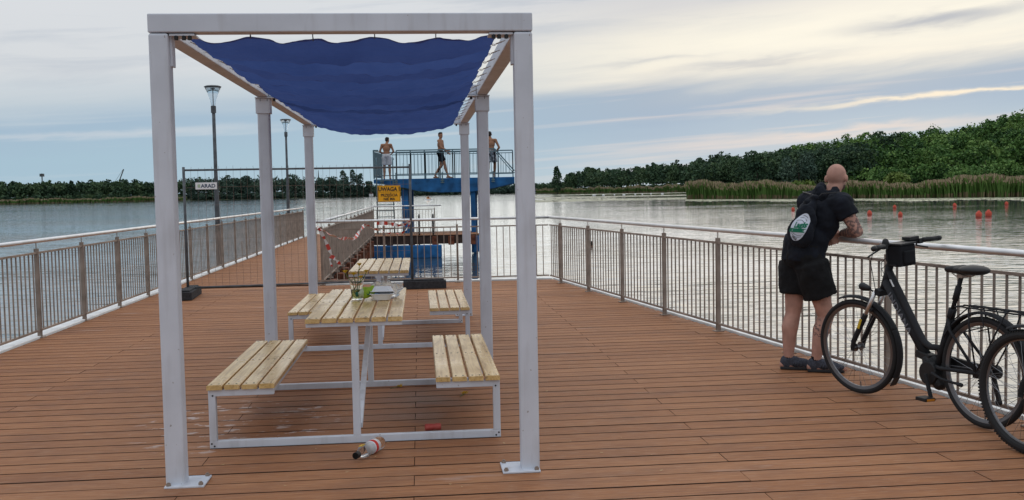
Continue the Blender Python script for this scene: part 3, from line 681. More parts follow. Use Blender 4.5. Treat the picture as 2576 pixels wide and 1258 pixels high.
for j in range(nv):
    for i in range(nu): cm.f.append((j*(nu+1)+i, j*(nu+1)+i+1, (j+1)*(nu+1)+i+1, (j+1)*(nu+1)+i)); cm.m.append(0)
cv = cm.build('canvas', canvas_mat(), can, smooth=True); a_ = cv.data.attributes.new('tint', 'FLOAT', 'FACE'); a_.data.foreach_set('value', [(1.0 if (j % 12) in (0, 11) else .62 if (j % 12) == 8 else .06+.30*random.Random(j//12).random()+(.12 if j % 12 in (9, 10) else 0)) for j in range(nv) for i in range(nu)]); wrinkle(cv, .09, .020)  # tint: dark seam strips, plus underside shade painted along each pleat lip
hk0 = None
def hook_mb(a, b):
    h = MB(); a = Vector(a); b = Vector(b); d = b-a; m1 = a+d*.3
    h.torus(a+d*.14, .011, .0022, T=Matrix.Rotation(R_(30), 3, 'X'), n=12, m=5); h.tube([m1, a+d*.45, a+d*.75], .0042, 6); h.tube([a+d*.75, b], .0026, 6); return h
for k in range(NP+1):
    for s_ in (-1, 1):
        y = y0c+pitch*k; e = canopy_pt(s_, min(y, y1c-.001)); bx = S_ if s_ < 0 else WD-S_
        if hk0 is None or s_ not in hk0:
            hk0 = hk0 or {}
            hk0[s_] = hook_mb((0, 0, 0), (bx-e[0], 0, .03)).build('hook', satin, can, loc=(e[0], e[1], 2.425))
        else: part(hk0[s_], can, (e[0], y, 2.425))
fh0 = None
for i in range(6):
    u = -1+2*i/5; e = canopy_pt(u*.995, y0c)
    if fh0 is None:
        h = MB(); h.tube([(0, 0, 0), (0, -.01, .012), (0, -.012, .03)], .003, 6); h.torus((0, -.002, 0), .010, .0028, T=Matrix.Rotation(R_(90), 3, 'Y'), n=12, m=5); fh0 = h.build('front_hook', dsteel, can, loc=e)
    else: part(fh0, can, e)
# ------------------------------------------------------------------ picnic tables
def pine_mat():
    m = bpy.data.materials.new('varnished_pine'); m.use_nodes = True; t = m.node_tree; p = t.nodes['Principled BSDF']; p.inputs['Specular IOR Level'].default_value = .32
    c = N('ShaderNodeTexCoord', t); at = N('ShaderNodeAttribute', t); at.attribute_name = 'tint'
    ad = N('ShaderNodeVectorMath', t, operation='ADD'); L(c.outputs['Object'], ad.inputs[0], t); cb = N('ShaderNodeCombineXYZ', t); L(M('MULTIPLY', at.outputs['Fac'], 40, tree=t), cb.inputs[1], t); L(cb.outputs[0], ad.inputs[1], t)
    mp = N('ShaderNodeMapping', t); L(ad.outputs[0], mp.inputs[0], t); mp.inputs['Scale'].default_value = (14, 1.1, 14)
    n = N('ShaderNodeTexNoise', t); n.inputs['Scale'].default_value = 2.2; n.inputs['Detail'].default_value = 6; n.inputs['Distortion'].default_value = 1.6; L(mp.outputs[0], n.inputs['Vector'], t)
    mp2 = N('ShaderNodeMapping', t); L(ad.outputs[0], mp2.inputs[0], t); mp2.inputs['Scale'].default_value = (9, 3.2, 9)
    v = N('ShaderNodeTexVoronoi', t); v.inputs['Scale'].default_value = 1.0; L(mp2.outputs[0], v.inputs['Vector'], t)
    kn = RAMP(v.outputs['Distance'], [(.05, 1), (.13, 0)], t)
    col = RAMP(n.outputs[0], [(.3, (.46, .28, .095)), (.5, (.68, .46, .19)), (.7, (.80, .59, .28))], t)
    col = MIX(M('MULTIPLY', kn, .6, tree=t), col, (.17, .09, .045), t)
    w = N('ShaderNodeTexNoise', t); w.inputs['Scale'].default_value = 3.0; w.inputs['Detail'].default_value = 3; L(c.outputs['Object'], w.inputs['Vector'], t)
    col = MIX(M('MULTIPLY', RAMP(w.outputs[0], [(.5, 0), (.7, 1)], t), .25, tree=t), col, (.36, .24, .12), t)
    L(col, p.inputs['Base Color'], t)
    L(M('ADD', M('MULTIPLY', w.outputs[0], .3, tree=t), .14, tree=t), p.inputs['Roughness'], t)
    b = N('ShaderNodeBump', t); b.inputs['Distance'].default_value = .0008; L(n.outputs[0], b.inputs['Height'], t); L(b.outputs[0], p.inputs['Normal'], t)
    return m
pine = pine_mat()
def slats(name, xs, x1, y0, y1, z, th, n, parent, gap=.013, end_j=.0):
    V = []; F = []; T = []; w = (x1-xs-gap*(n-1))/n; c = .006
    for i in range(n):
        a = xs+i*(w+gap); b = a+w; j0, j1 = y0+rnd.uniform(-end_j, end_j), y1+rnd.uniform(-end_j, end_j); o = len(V); dz = rnd.uniform(-.0015, .0015)
        prof = [(a, z-th), (b, z-th), (b, z-c+dz), (b-c, z+dz), (a+c, z+dz), (a, z-c+dz)]
        V += [(px, j0, pz) for px, pz in prof]+[(px, j1, pz) for px, pz in prof]
        fs = [(0, 1, 2, 3, 4, 5), (11, 10, 9, 8, 7, 6)]+[(k, k+6, (k+1) % 6+6, (k+1) % 6) for k in range(6)]
        F += [tuple(q+o for q in f) for f in fs]; T += [rnd.random()]*8
    me = bpy.data.meshes.new(name); me.from_pydata(V, [], F); at = me.attributes.new('tint', 'FLOAT', 'FACE'); at.data.foreach_set('value', T); me.materials.append(pine)
    o = bpy.data.objects.new(name, me); COL.objects.link(o); o.parent = parent
    sc_ = MB()
    for i in range(n):
        a = xs+i*(w+gap)
        for y in (y0+.035, (y0+y1)/2, y1-.035):
            for f in (.25, .75): sc_.lathe([(.0055, z+.0005), (.0055, z+.0022), (1e-4, z+.0022)], 8, Matrix.Translation((a+w*f, y, 0)))
    sc_.build('screws', dsteel, o)
    return o
TLEN = 1.86; tw = .045
def table(y, label, loc_label=None):
    t = thing('picnic_table', label, 'picnic table', PW(0, y), PA, 'picnic tables under the pergola')
    slats('tabletop', .675, 1.275, -.015, TLEN+.06, .790, .028, 6, t, end_j=.004)
    slats('bench_seat', .066, .476, -.015, TLEN, .398, .030, 4, t, end_j=.003)
    slats('bench_seat', 1.475, 1.880, -.015, TLEN, .398, .030, 4, t, end_j=.003)
    e0 = None
    for yy in (tw/2, TLEN-tw/2):
        if e0 is None:
            f = MB()
            f.box((.975, 0, tw/2), (1.81, tw, tw))                                  # foot rail
            for x in (.070+tw/2, 1.880-tw/2): f.box((x, 0, (tw+.364)/2), (tw-.001, tw-.002, .364-tw))
            f.box((.270, 0, .3455+.0), (.400, tw-.004, .040)); f.box((1.678, 0, .3455), (.400, tw-.004, .040))
            f.box((.975, 0, (tw+.738)/2), (tw, tw-.003, .738-tw)); f.box((.975, 0, .748), (.595, tw-.001, .026)) 
            e0 = f.build('end_frame', white, t, bevel=.003, loc=(0, yy, 0))
            k = MB()
            for (x, z) in ((.098, .33), (1.852, .33), (.083, .030), (.100, .014), (1.867, .030), (1.850, .014)): k.lathe([(.006, 0), (.006, .0015), (1e-4, .0015)], 8, Matrix.Translation((x, -tw/2, z)) @ Matrix.Rotation(R_(90), 4, 'X'))
            kk = k.build('bolt_holes', blackp, e0)
        else:
            e1 = part(e0, t, (0, yy, 0)); part(kk, e1)
    b = MB(); b.bar((.99, tw, .10), (.99, TLEN-tw, .70), tw*.8, tw*.8); b.build('diagonal_brace', white, t, bevel=.003)
    b = MB()
    for x in (.12, .45, 1.50, 1.85): b.box((x, TLEN/2, .350), (.03, TLEN-2*tw-.004, .034))
    for x in (.70, 1.24): b.box((x, TLEN/2, .748), (.03, TLEN-2*tw-.004, .025))
    b.build('under_frame', white, t, bevel=.002)
    return t
table(.80, 'nearest picnic table with two benches, littered with a cup, bottle and foam box')
table(4.60, 'empty picnic table with two benches standing behind the littered one')
# ------------------------------------------------------------------ litter and flowers on the near table (table plane z=.792)
TZ = .7935
def lathe_T(p, rz=0, tilt=None): return Matrix.Translation(p) @ (tilt or Matrix.Identity(4))
cup = thing('plastic_cup', 'clear plastic cup of water holding yellow flowers on the near table', 'cup', PW(.93, 1.86, TZ), PA); cup.scale = (1.22, 1.22, 1.32)
g = MB(); g.lathe([(.029, 0), (.030, .004), (.043, .112), (.045, .114), (.0435, .116), (.0415, .112), (.0285, .006), (1e-4, .006)], 24); g.build('cup_wall', glass, cup, smooth=True)
g = MB(); g.lathe([(1e-4, .007), (.0275, .007), (.0330, .052), (1e-4, .052)], 20); g.build('water_fill', mat('murky_water', (.45, .48, .18), .1, trans=.8, ior=1.2), cup, smooth=True)
stemm = mat('green_stem', (.07, .13, .03), .6); petal = mat('yellow_petals', (.62, .38, .02), .6, var=.2, vscale=40)
for i, (dx, dy, hgt) in enumerate([(-.062, -.015, .150), (-.016, .01, .135), (.018, .02, .185), (.058, -.01, .150), (.028, -.02, .120)]):
    f = thing('dandelion_flower', ['yellow flower leaning farthest left out of the plastic cup', 'yellow flower standing upright just left of the middle of the cup', 'tallest yellow flower in the plastic cup', 'yellow flower drooping to the right over the cup rim', 'short yellow flower low at the right of the cup rim'][i], 'flower', PW(.93, 1.86, TZ), PA, 'yellow flowers in the cup'); f.scale = (1.25, 1.25, 1.32)
    s = MB(); s.tube([(dx*.1, dy*.2, .02), (dx*.35, dy*.5, .09), (dx*.8, dy, hgt-.025), (dx, dy, hgt)], .0024, 6); s.build('stem', stemm, f, smooth=True)
    b = MB()
    for j in range(26):
        q_ = j*2.4; rr = .017*math.sqrt((j+1)/26); ti = Matrix.Rotation(q_, 4, 'Z') @ Matrix.Rotation(R_(25+50*(1-j/26)), 4, 'Y')
        b.box((dx+math.cos(q_)*rr*.6, dy+math.sin(q_)*rr*.6, hgt+.004+.004*rnd.random()), (.016, .0035, .0012), T=(Matrix.Rotation(q_, 3, 'Z') @ Matrix.Rotation(-R_(25+40*(1-j/26)), 3, 'Y')))
    b.build('petals', petal, f)
bo = thing('drink_bottle', 'crushed green-labelled plastic bottle with a dark green cap lying on the near table', 'bottle', PW(.925, 1.80, TZ), PA+R_(8)); bo.scale = (.82, 1.25, 1.2)
ax = Matrix.Translation((0, 0, .034)) @ Matrix.Rotation(R_(84), 4, 'Y')
g = MB(); g.lathe([(.012, .020), (.012, .030), (.022, .045), (.032, .062), (.033, .07)], 20, ax); g.build('bottle_neck', mat('pale_green_plastic', (.75, .82, .55), .15, trans=.5), bo, smooth=True)
g = MB(); g.lathe([(.0335, .068), (.035, .10), (.030, .125), (.036, .15), (.034, .165), (1e-4, .17)], 20, ax); lab = g.build('label_sleeve', mat('lime_green_label', (.30, .45, .03), .35, var=.25, vscale=30), bo, smooth=True); wrinkle(lab, .03, .012)
g = MB(); g.torus((.105, -.030, .045), .012, .0035, T=Matrix.Rotation(R_(75), 3, 'X'), n=16, m=6); g.build('label_mark', mat('dark_green_print', (.01, .13, .05), .5), lab)
g = MB(); g.lathe([(.0145, 0), (.0145, .020), (1e-4, .020)], 20, ax); g.build('cap', mat('dark_green_cap', (.005, .10, .06), .4), bo)
fo = thing('foam_box', 'white foam takeaway box with its lid set on top, on the near table', 'food box', PW(1.115, 1.79, TZ), PA-R_(4)); fo.scale = (1.12, 1.12, 1.05)
g = MB()
def tray(mb, w0, d0, w1, d1, z0, z1, th=.004, mi=0):
    def ring(w, d, z, c=.018): return [(sx2*(w/2-(c if k else 0)), sy2*(d/2-(0 if k else c)), z) for (sx2, sy2, k) in ((-1, -1, 0), (-1, -1, 1), (1, -1, 1), (1, -1, 0), (1, 1, 0), (1, 1, 1), (-1, 1, 1), (-1, 1, 0))]
    rings = [ring(w0, d0, z0), ring(w1, d1, z1), ring(w1+.014, d1+.014, z1+.001), ring(w1+.014, d1+.014, z1+.005), ring(w1-.006, d1-.006, z1+.005), ring(w0-.008, d0-.008, z0+th)]
    vs = [v for r in rings for v in r]; fs = []
    for i in range(5): fs += [(i*8+j, i*8+(j+1) % 8, (i+1)*8+(j+1) % 8, (i+1)*8+j) for j in range(8)]
    fs += [tuple(range(8))[::-1], tuple(range(40, 48))]; return vs, fs
vs, fs = tray(g, .105, .085, .140, .115, 0, .040); g.add(vs, fs); g.build('box_base', foam, fo, bevel=.002)
g = MB(); vs, fs = tray(g, .100, .080, .135, .112, 0, .034)
Tl = Matrix.Translation((.004, .012, .090)) @ Matrix.Rotation(R_(172), 4, 'X')
g.add([Tl @ Vector(v) for v in vs], fs); g.build('box_lid', foam, fo, bevel=.002)
g = MB(); g.ell((-.030, -.02, .042), (.018, .014, .010), n=8, k=5); g.build('napkin', mat('blue_white_paper', (.25, .40, .55), .7), fo)
bg = thing('plastic_bag', 'crumpled clear plastic bag behind the foam box on the near table', 'bag', PW(1.13, 1.98, TZ), PA)
g = MB(); g.ell((0, 0, .048), (.125, .075, .066), n=36, k=20); o = g.build('film', mat('clear_film', (.85, .87, .9), .12, trans=.75, ior=1.15), bg, smooth=True); wrinkle(o, .035, .075)
# things on the boards
bt = thing('plastic_bottle', 'empty clear bottle with black cap lying on the boards in front of the table', 'bottle', PW(1.00, .34, .041), PA+R_(66)); bt.scale = (1.3, 1.2, 1.2)
ax = Matrix.Rotation(R_(90), 4, 'Y')
g = MB(); g.lathe([(.014, .0), (.014, .022), (.022, .040), (.031, .060), (.033, .085), (.031, .105), (.033, .125), (.033, .165), (.031, .172), (.033, .180), (.033, .225), (.030, .238), (.018, .240), (1e-4, .232)], 22, ax); g.build('bottle_wall', glass, bt, smooth=True)
g = MB(); g.lathe([(.0165, -.012), (.0165, .016), (1e-4, .016)], 18, ax); g.lathe([(1e-4, -.012), (.0165, -.012)], 18, ax); g.build('cap', blackp, bt)
g = MB(); g.lathe([(.0335, .130), (.0338, .185)], 22, ax); lb = g.build('label', mat('white_label', (.72, .72, .74), .4), bt, smooth=True)
g = MB(); g.lathe([(.0341, .140), (.0342, .162)], 22, ax); g.build('label_stripe', red, lb, smooth=True); g = MB(); g.box((.075, .012, .026), (.03, .02, .003)); g.build('sticker', petal, bt)
cn = thing('drink_can', 'crushed red drink can lying behind the foot rail of the near table', 'can', PW(1.40, 1.03, .026), PA+R_(6)); cn.scale = (.95, .85, .85)
g = MB(); g.lathe([(1e-4, 0), (.022, 0), (.026, .006), (.026, .050), (.022, .060), (.026, .075), (.026, .104), (.022, .110), (1e-4, .110)], 20, Matrix.Rotation(R_(90), 4, 'Y')); g.build('can_body', mat('red_can_print', (.42, .035, .03), .3, .3, col2=(.55, .12, .10), vscale=16), cn, smooth=True)
for i, (x, y, rz, lab_) in enumerate([(1.206, 2.54, 10, 'fallen yellow flower on the boards by the far foot rail of the near table'), (1.713, 2.16, 40, 'fallen yellow flower with stem on the boards under the right bench')]):
    f = thing('fallen_flower', lab_, 'flower', PW(x, y, .002), PA+R_(rz), 'flowers fallen on the deck')
    s = MB(); s.tube([(-.08, -.03, .003), (-.03, -.01, .006), (0, 0, .012)], .0025, 6); s.build('stem', stemm, f)
    b = MB()
    for j in range(22): b.box((rnd.uniform(-.02, .02), rnd.uniform(-.014, .014), .008+rnd.random()*.014), (.018, .005, .0015), T=Euler((rnd.uniform(-1, 1), rnd.uniform(-1, 1), rnd.uniform(0, 6))).to_matrix())
    b.build('petals', petal, f)
lf = MB()
for _ in range(46):
    x, y = rnd.uniform(-.6, 3.2), rnd.uniform(-.3, 3.4); r = rnd.uniform(.005, .016); z = rnd.uniform(.003, .006)
    q0 = rnd.uniform(0, 6); lf.add([(*PW(x+math.cos(q0+k*1.57)*r*(1 if k % 2 else .5), y+math.sin(q0+k*1.57)*r*(1 if k % 2 else .5)).xy, z+.003*(k == 1)) for k in range(4)], [(0, 1, 2, 3)])
tag(lf.build('leaf_litter', mat('dry_petal_crumbs', (.50, .36, .18), .8)), 'dry crumbs and petals strewn over the boards round the near table', 'litter', kind='stuff')
# ------------------------------------------------------------------ temporary mesh fence, its feet, signs and barrier tape
FA, FB = Vector((-5.10, 15.62, 0)), Vector((-1.637, 16.27, 0)); fd = FB-FA; FL = fd.length; frz = math.atan2(fd.y, fd.x)
fe = thing('fence_panel', 'grey temporary mesh fence panel closing off the walkway', 'fence', FA, frz)
g = MB(); g.tube([(0, 0, .02), (0, 0, 2.035)], .021, 12); g.tube([(FL, 0, .02), (FL, 0, 2.035)], .021, 12)
g.tube([(.02, 0, 1.985), (FL-.02, 0, 1.985)], .016, 10); g.tube([(.02, 0, .145), (FL-.02, 0, .145)], .016, 10); g.build('tube_frame', dsteel, fe, smooth=True)
g = MB(); nv_ = 33
for i in range(1, nv_):
    x = FL*i/nv_; wob = [rnd.uniform(-.012, .012) for _ in range(3)]
    g.tube([(x+rnd.uniform(-.02, .02), 0, 2.03+rnd.uniform(-.01, .02)), (x, .004, 1.97), (x+wob[0], 0, 1.4), (x+wob[1], 0, .8), (x+wob[2]*.4, 0, .13)], .0018, 4)
for i in range(7):
    z = .36+.27*i; g.tube([(.0, .003, z), (FL*.33, .003, z+rnd.uniform(-.012, .012)), (FL*.66, .003, z+rnd.uniform(-.012, .012)), (FL, .003, z)], .0018, 4)
g.build('wire_mesh', wire, fe)
def foot(label, c, rz, L_=1.0):
    g = MB(); w = .23; hgt = .13
    g.box((0, 0, hgt/2), (L_, w, hgt)); g.box((0, 0, hgt+.012), (L_*.9, w*.7, .024)); 
    o = g.build('rubber_foot', rubber, bevel=.014); o.location = c; o.rotation_euler = (0, 0, rz)
    return tag(o, label, 'fence foot', 'rubber feet of the fence panel')
foot('black rubber fence foot at the left railing, pointing away down the walkway', (-5.06, 15.55, 0), PA+R_(94), 1.05)
foot('black rubber fence foot under the right end of the panel by the bench', (-1.44, 16.30, 0), PA, .70)
yel = mat('yellow_sign_plate', (.88, .42, .008), .45); blk = mat('black_print', (.02, .02, .02), .6)
def on_fence(x, y, z): return FA+Vector((math.cos(frz)*x-math.sin(frz)*y, math.sin(frz)*x+math.cos(frz)*y, z))
sg = thing('warning_sign', 'yellow warning sign with black writing wired to the fence panel', 'sign', on_fence(FL-.345, -.028, 1.56), frz)
g = MB(); g.box((0, 0, 0), (.365, .006, .265)); pl = g.build('plate', yel, sg, bevel=.004)
g = MB()
for (c, d) in (((0, 0, .124), (.350, .002, .004)), ((0, 0, -.124), (.350, .002, .004)), ((-.173, 0, 0), (.004, .002, .244)), ((.173, 0, 0), (.004, .002, .244)), ((0, 0, .026), (.32, .002, .004))): g.box((c[0], -.0042, c[2]), d)
g.build('border_line', blk, pl)
RX = Matrix.Rotation(R_(90), 4, 'X')
for s_, z, sz in (('UWAGA !', .070, .088), ('PRZEJŚCIA', -.026, .063), ('NIE MA', -.088, .063)):
    text_obj(s_, sz, blk, pl, Matrix.Translation((0, -.0045, z)) @ RX, .0008, offset=(.0034 if sz > .08 else .0018), sx_=.90)
g = MB(); g.tube([(-.16, 0, .13), (-.16, .02, .16)], .002, 5); g.tube([(.16, 0, .13), (.17, .02, .17)], .002, 5); g.tube([(.165, 0, -.12), (.18, .01, -.22)], .002, 5); g.build('wire_ties', wire, sg)
sg = thing('company_sign', 'small white sign reading ARAD on the left end of the fence panel', 'sign', on_fence(.335, -.026, 1.735), frz)
g = MB(); g.box((0, 0, 0), (.325, .005, .108)); pl = g.build('plate', whitem, sg, bevel=.003)
text_obj('ARAD', .078, mat('dark_blue_print', (.03, .06, .12), .5), pl, Matrix.Translation((.030, -.0035, -.002)) @ RX, .0008, offset=.0022, sx_=1.05)
g = MB()
for i in range(3):
    g.box((-.110+i*.014-.014, -.0036, 0), (.005, .0015, .045))
for z in (-.020, 0, .020): g.box((-.108, -.0038, z), (.036, .0012, .005))
g.build('emblem', mat('lime_print', (.18, .36, .06), .5), pl)
# barrier tape
def tape_mat():
    m = bpy.data.materials.new('barrier_tape'); m.use_nodes = True; t = m.node_tree; p = t.nodes['Principled BSDF']
    at = N('ShaderNodeAttribute', t); at.attribute_name = 'tint'
    L(RAMP(at.outputs['Fac'], [(0, (.80, .78, .77)), (.499, (.80, .78, .77)), (.5, (.62, .05, .03))], t), p.inputs['Base Color'], t); p.inputs['Roughness'].default_value = .4
    return m
tapem = tape_mat()
def ribbon(name, pts, w, parent, tw0=0, tw1=2):
    pts = [Vector(q_) for q_ in pts]; P = []
    for i in range(len(pts)-1):                 # catmull-rom
        a, b = pts[max(i-1, 0)], pts[i]; c, d = pts[i+1], pts[min(i+2, len(pts)-1)]
        for k in range(10):
            s = k/10; P.append(.5*((2*b)+(c-a)*s+(2*a-5*b+4*c-d)*s*s+(3*b-3*c+d-a)*s**3))
    P.append(pts[-1]); V = []; T = []; acc = 0
    fr = []
    for i, q_ in enumerate(P):
        t = (P[min(i+1, len(P)-1)]-P[max(i-1, 0)]).normalized(); tw_ = tw0+(tw1-tw0)*i/len(P)+.5*math.sin(i*.7)
        u = t.cross(Vector((0, -1, .05))).normalized(); v = t.cross(u); fr.append((q_, u*math.cos(tw_)+v*math.sin(tw_)))
    for i in range(len(P)-1):
        (a, ua), (b, ub) = fr[i], fr[i+1]; acc += (b-a).length
        V += [a-ua*w/2, b-ub*w/2, b+ub*w/2, a+ua*w/2]; T.append(1.0 if (acc/.13) % 1 < .42 else 0.0)
    return quads_obj(name, np.array([tuple(v) for v in V]), T, tapem, parent)
def UN(px, py, Y):      # design-time helper: a point of the photo put at its own distance
    d = _f+_r2*((px-1288)/2510.6)-_u2*((py-629)/2510.6); t = Y/d.y; return Vector((0, 0, CAMH))+d*t
tp = thing('barrier_tape', 'red and white barrier tape strung from the back left pergola post to the fence', 'barrier tape')
ribbon('long_strand', [UN(801, 572, 12.45), UN(820, 584, 13.0), UN(850, 598, 13.8), (UN(880, 600, 14.6)), UN(893, 598, 15.0), UN(912, 572, 15.4), UN(921, 567, 15.6), UN(948, 578, 15.9), UN(990, 588, 16.1), UN(1018, 582, 16.2), UN(1034, 555, 16.22)], .05, tp, .3, 1.6)
ribbon('upper_strand', [UN(948, 562, 16.5), UN(975, 562, 16.5), UN(1005, 567, 16.4), UN(1022, 562, 16.3), UN(1035, 553, 16.22)], .06, tp, 0, 1.2)
ribbon('hanging_end', [UN(801, 574, 12.45), UN(815, 598, 12.5), UN(834, 640, 12.5), UN(846, 655, 12.45), UN(860, 668, 12.45)], .045, tp, .2, .9)
ribbon('knot_tail', [UN(835, 642, 12.5), UN(830, 655, 12.5), UN(836, 672, 12.5)], .03, tp, .2, .9)
# ------------------------------------------------------------------ lamp posts
def lamp(label, x, y, Ht):
    t = thing('lamp_post', label, 'street lamp', (x, y, -.6), 0, 'lamp posts along the walkway'); Ht += .6
    b = MB(); b.lathe([(.058, 0), (.052, Ht-2.6), (.040, Ht-1.9), (.036, Ht-.56)], 16); b.build('pole', dsteel, t, smooth=True)
    b = MB(); b.lathe([(.056, Ht-.60), (.056, Ht-.45), (.04, Ht-.44), (1e-4, Ht-.44)], 18); b.build('collar', dsteel, t)
    b = MB(); b.lathe([(.040, Ht-.44), (.065, Ht-.32), (.115, Ht-.17), (.170, Ht-.05), (.168, Ht-.05), (.113, Ht-.17), (.063, Ht-.32), (.038, Ht-.44)], 24); b.build('glass_shade', glass2, t, smooth=True)
    b = MB(); b.lathe([(1e-4, Ht-.055), (.14, Ht-.055), (.185, Ht-.035), (.188, Ht-.02), (.14, Ht), (1e-4, Ht)], 28); b.lathe([(.010, Ht-.44), (.010, Ht-.08), (1e-4, Ht-.08)], 8); b.lathe([(.010, Ht-.10), (.06, Ht-.065), (1e-4, Ht-.06)], 16); b.build('lamp_head', mat('dark_grey_cap', (.10, .11, .115), .5), t)
lamp('lamp post nearer to the pergola, its cone head high above the fence', -6.55, 22.25, 4.02)
lamp('farther lamp post seen between the left pergola posts', -7.72, 34.6, 4.20)
# ------------------------------------------------------------------ diving tower on the platform
TY = 38.9
tw_ = thing('diving_tower', 'blue concrete diving tower with a railed deck standing on the bathing platform', 'diving tower', (-2.6, TY, 0), 0)
def bx_(mb, x0, x1, y0, y1, z0, z1): mb.box(((x0+x1)/2+2.6, (y0+y1)/2-TY, (z0+z1)/2), (x1-x0, y1-y0, z1-z0))
g = MB()
prof = [(-5.33, 2.13), (-5.33, 1.97), (-4.95, 1.93), (-4.15, 1.78), (-3.6, 1.64), (-2.7, 1.575), (-1.5, 1.585), (-.9, 1.66), (.15, 1.88), (.15, 2.13)]
g.prism([(x+2.6, z) for x, z in prof], -2.5, Matrix.Translation((0, 0, 0)) @ Matrix(((1, 0, 0, 0), (0, 0, -1, 0), (0, 1, 0, 0), (0, 0, 0, 1))))
g.build('deck_beam', bluep, tw_, bevel=.015)
for x0, x1 in ((-4.27, -4.02), (-1.58, -1.40)):
    for yy in (39.05, 41.0):
        g = MB(); bx_(g, x0, x1, yy, yy+.3, -.05 if x0 < -2 else -.8, 1.72); g.build('column', bluep, tw_, bevel=.012)
g = MB(); zt, zb = 3.23, 2.31
def hz_rail(mb, x0, x1, y, zt=zt, zb=zb, n=0, th=.035):
    mb.box(((x0+x1)/2+2.6, y-TY, zt), (x1-x0, .04, .045)); mb.box(((x0+x1)/2+2.6, y-TY, zt-.10), (x1-x0, .03, .03)); mb.box(((x0+x1)/2+2.6, y-TY, zb), (x1-x0, .03, .035))
    for i in range(n+1):
        x = x0+(x1-x0)*i/n; w = .045 if i % 4 == 0 else .014; mb.box((x+2.6, y-TY, (zt-.1+zb)/2), (w, w*.6, zt-.1-zb)); 
        if i % 4 == 0: mb.box((x+2.6, y-TY, (zt+2.13)/2), (w, w*.6, zt-2.13))
hz_rail(g, -4.42, -.6, TY-.03, n=28); 
g.build('front_railing', bluerail, tw_)
g = MB(); hz_rail(g, -5.3, .1, 41.3, zt=3.26, n=36); g.build('rear_railing', bluerail, tw_)
g = MB()
for i in range(19):
    y = TY+.0+i*.13; g.box((-5.30+2.6, y-TY, (3.2+2.2)/2), (.03, .02, 1.0))
g.box((-5.30+2.6, 1.2, 3.25), (.045, 2.5, .045)); g.box((-5.30+2.6, 1.2, 2.3), (.03, 2.5, .03)); g.box((-5.30+2.6, 0, 2.7), (.06, .06, 1.1)); g.box((-5.22+2.6, 0, 3.25), (.2, .045, .045)); g.build('left_side_railing', bluerail, tw_)
g = MB(); g.bar((-.6+2.6, -.03, 3.23), (.15+2.6, -.03, 2.36), .04, .045); g.bar((-.6+2.6, -.03, 3.13), (.12+2.6, -.03, 2.27), .03, .03); g.box((-.23+2.6, -.03, 2.29), (.78, .03, .035))
for i in range(1, 7):
    x = -.6+.11*i; zt2 = 3.13-(x+.6)*1.19; g.box((x+2.6, -.03, (zt2+2.29)/2), (.015, .015, zt2-2.29))
g.build('sloping_railing', bluerail, tw_)
clamp = None
for x in (-5.0, -4.45, -2.65, -.68):
    if clamp is None:
        k = MB(); k.box((0, 0, 0), (.05, .03, .42)); k.tube([(-.07, -.02, -.12), (.07, -.02, -.12)], .022, 8); k.tube([(-.07, -.02, -.20), (.07, -.02, -.20)], .022, 8); clamp = k.build('railing_clamp', bluerail, tw_, loc=(x+2.6, -.05, 2.16))
    else: part(clamp, tw_, (x+2.6, -.05, 2.16))
lad = MB()
for x in (-5.19, -4.55): lad.tube([(x+2.6, .1, 2.9), (x+2.6, -.12, 2.95), (x+2.6, -.16, 2.85), (x+2.6, -.16, 0)], .024, 8)
lad.build('ladder_rails', bluerail, tw_, smooth=True)
rg0 = None
for i in range(9):
    if rg0 is None: rm = MB(); rm.box((-4.87+2.6, -.16, 0), (.62, .05, .03)); rg0 = rm.build('ladder_rung', bluerail, tw_, loc=(0, 0, .20))
    else: part(rg0, tw_, (0, 0, .20+.235*i))
g = MB(); g.box((0, 0, 0), (2.85, .45, .47)); o = g.build('pontoon', bluep, bevel=.03); o.location = (-4.02, 36.75, -.59); o.rotation_euler = (0, 0, .02); tag(o, 'long blue concrete beam floating below the platform edge', 'pontoon')
g = MB(); g.box((0, 0, 0), (.22, .6, .60)); o = g.build('corner_block', bluep, bevel=.02); o.location = (-1.30, 37.45, -.36); tag(o, 'blue block hanging at the right corner of the bathing platform', 'pontoon block')
p0 = None
for i, x in enumerate((-4.55, -3.72, -2.85, -2.25, -1.45)):
    if p0 is None: g = MB(); g.box((0, 0, -.19), (.22, .22, .32)); p0 = tag(g.build('support_block', rust, bevel=.01), 'rusty block between the platform boards and the blue beam', 'block', 'rusty blocks under the platform'); o = p0
    else: o = p0.copy(); COL.objects.link(o)
    o.location = (x, 37.12+.01*i, -.02)
hl = thing('bathing_ladder', 'pair of black ladder handles standing at the platform edge', 'ladder', (-3.2, 37.5, 0))
for x in (-.26, .26):
    g = MB(); g.tube([(x, 0, 0), (x, 0, .68), (x, -.05, .76), (x, -.16, .74), (x, -.20, .60), (x, -.20, -.5)], .028, 8); g.build('handle', blackp, hl, smooth=True)
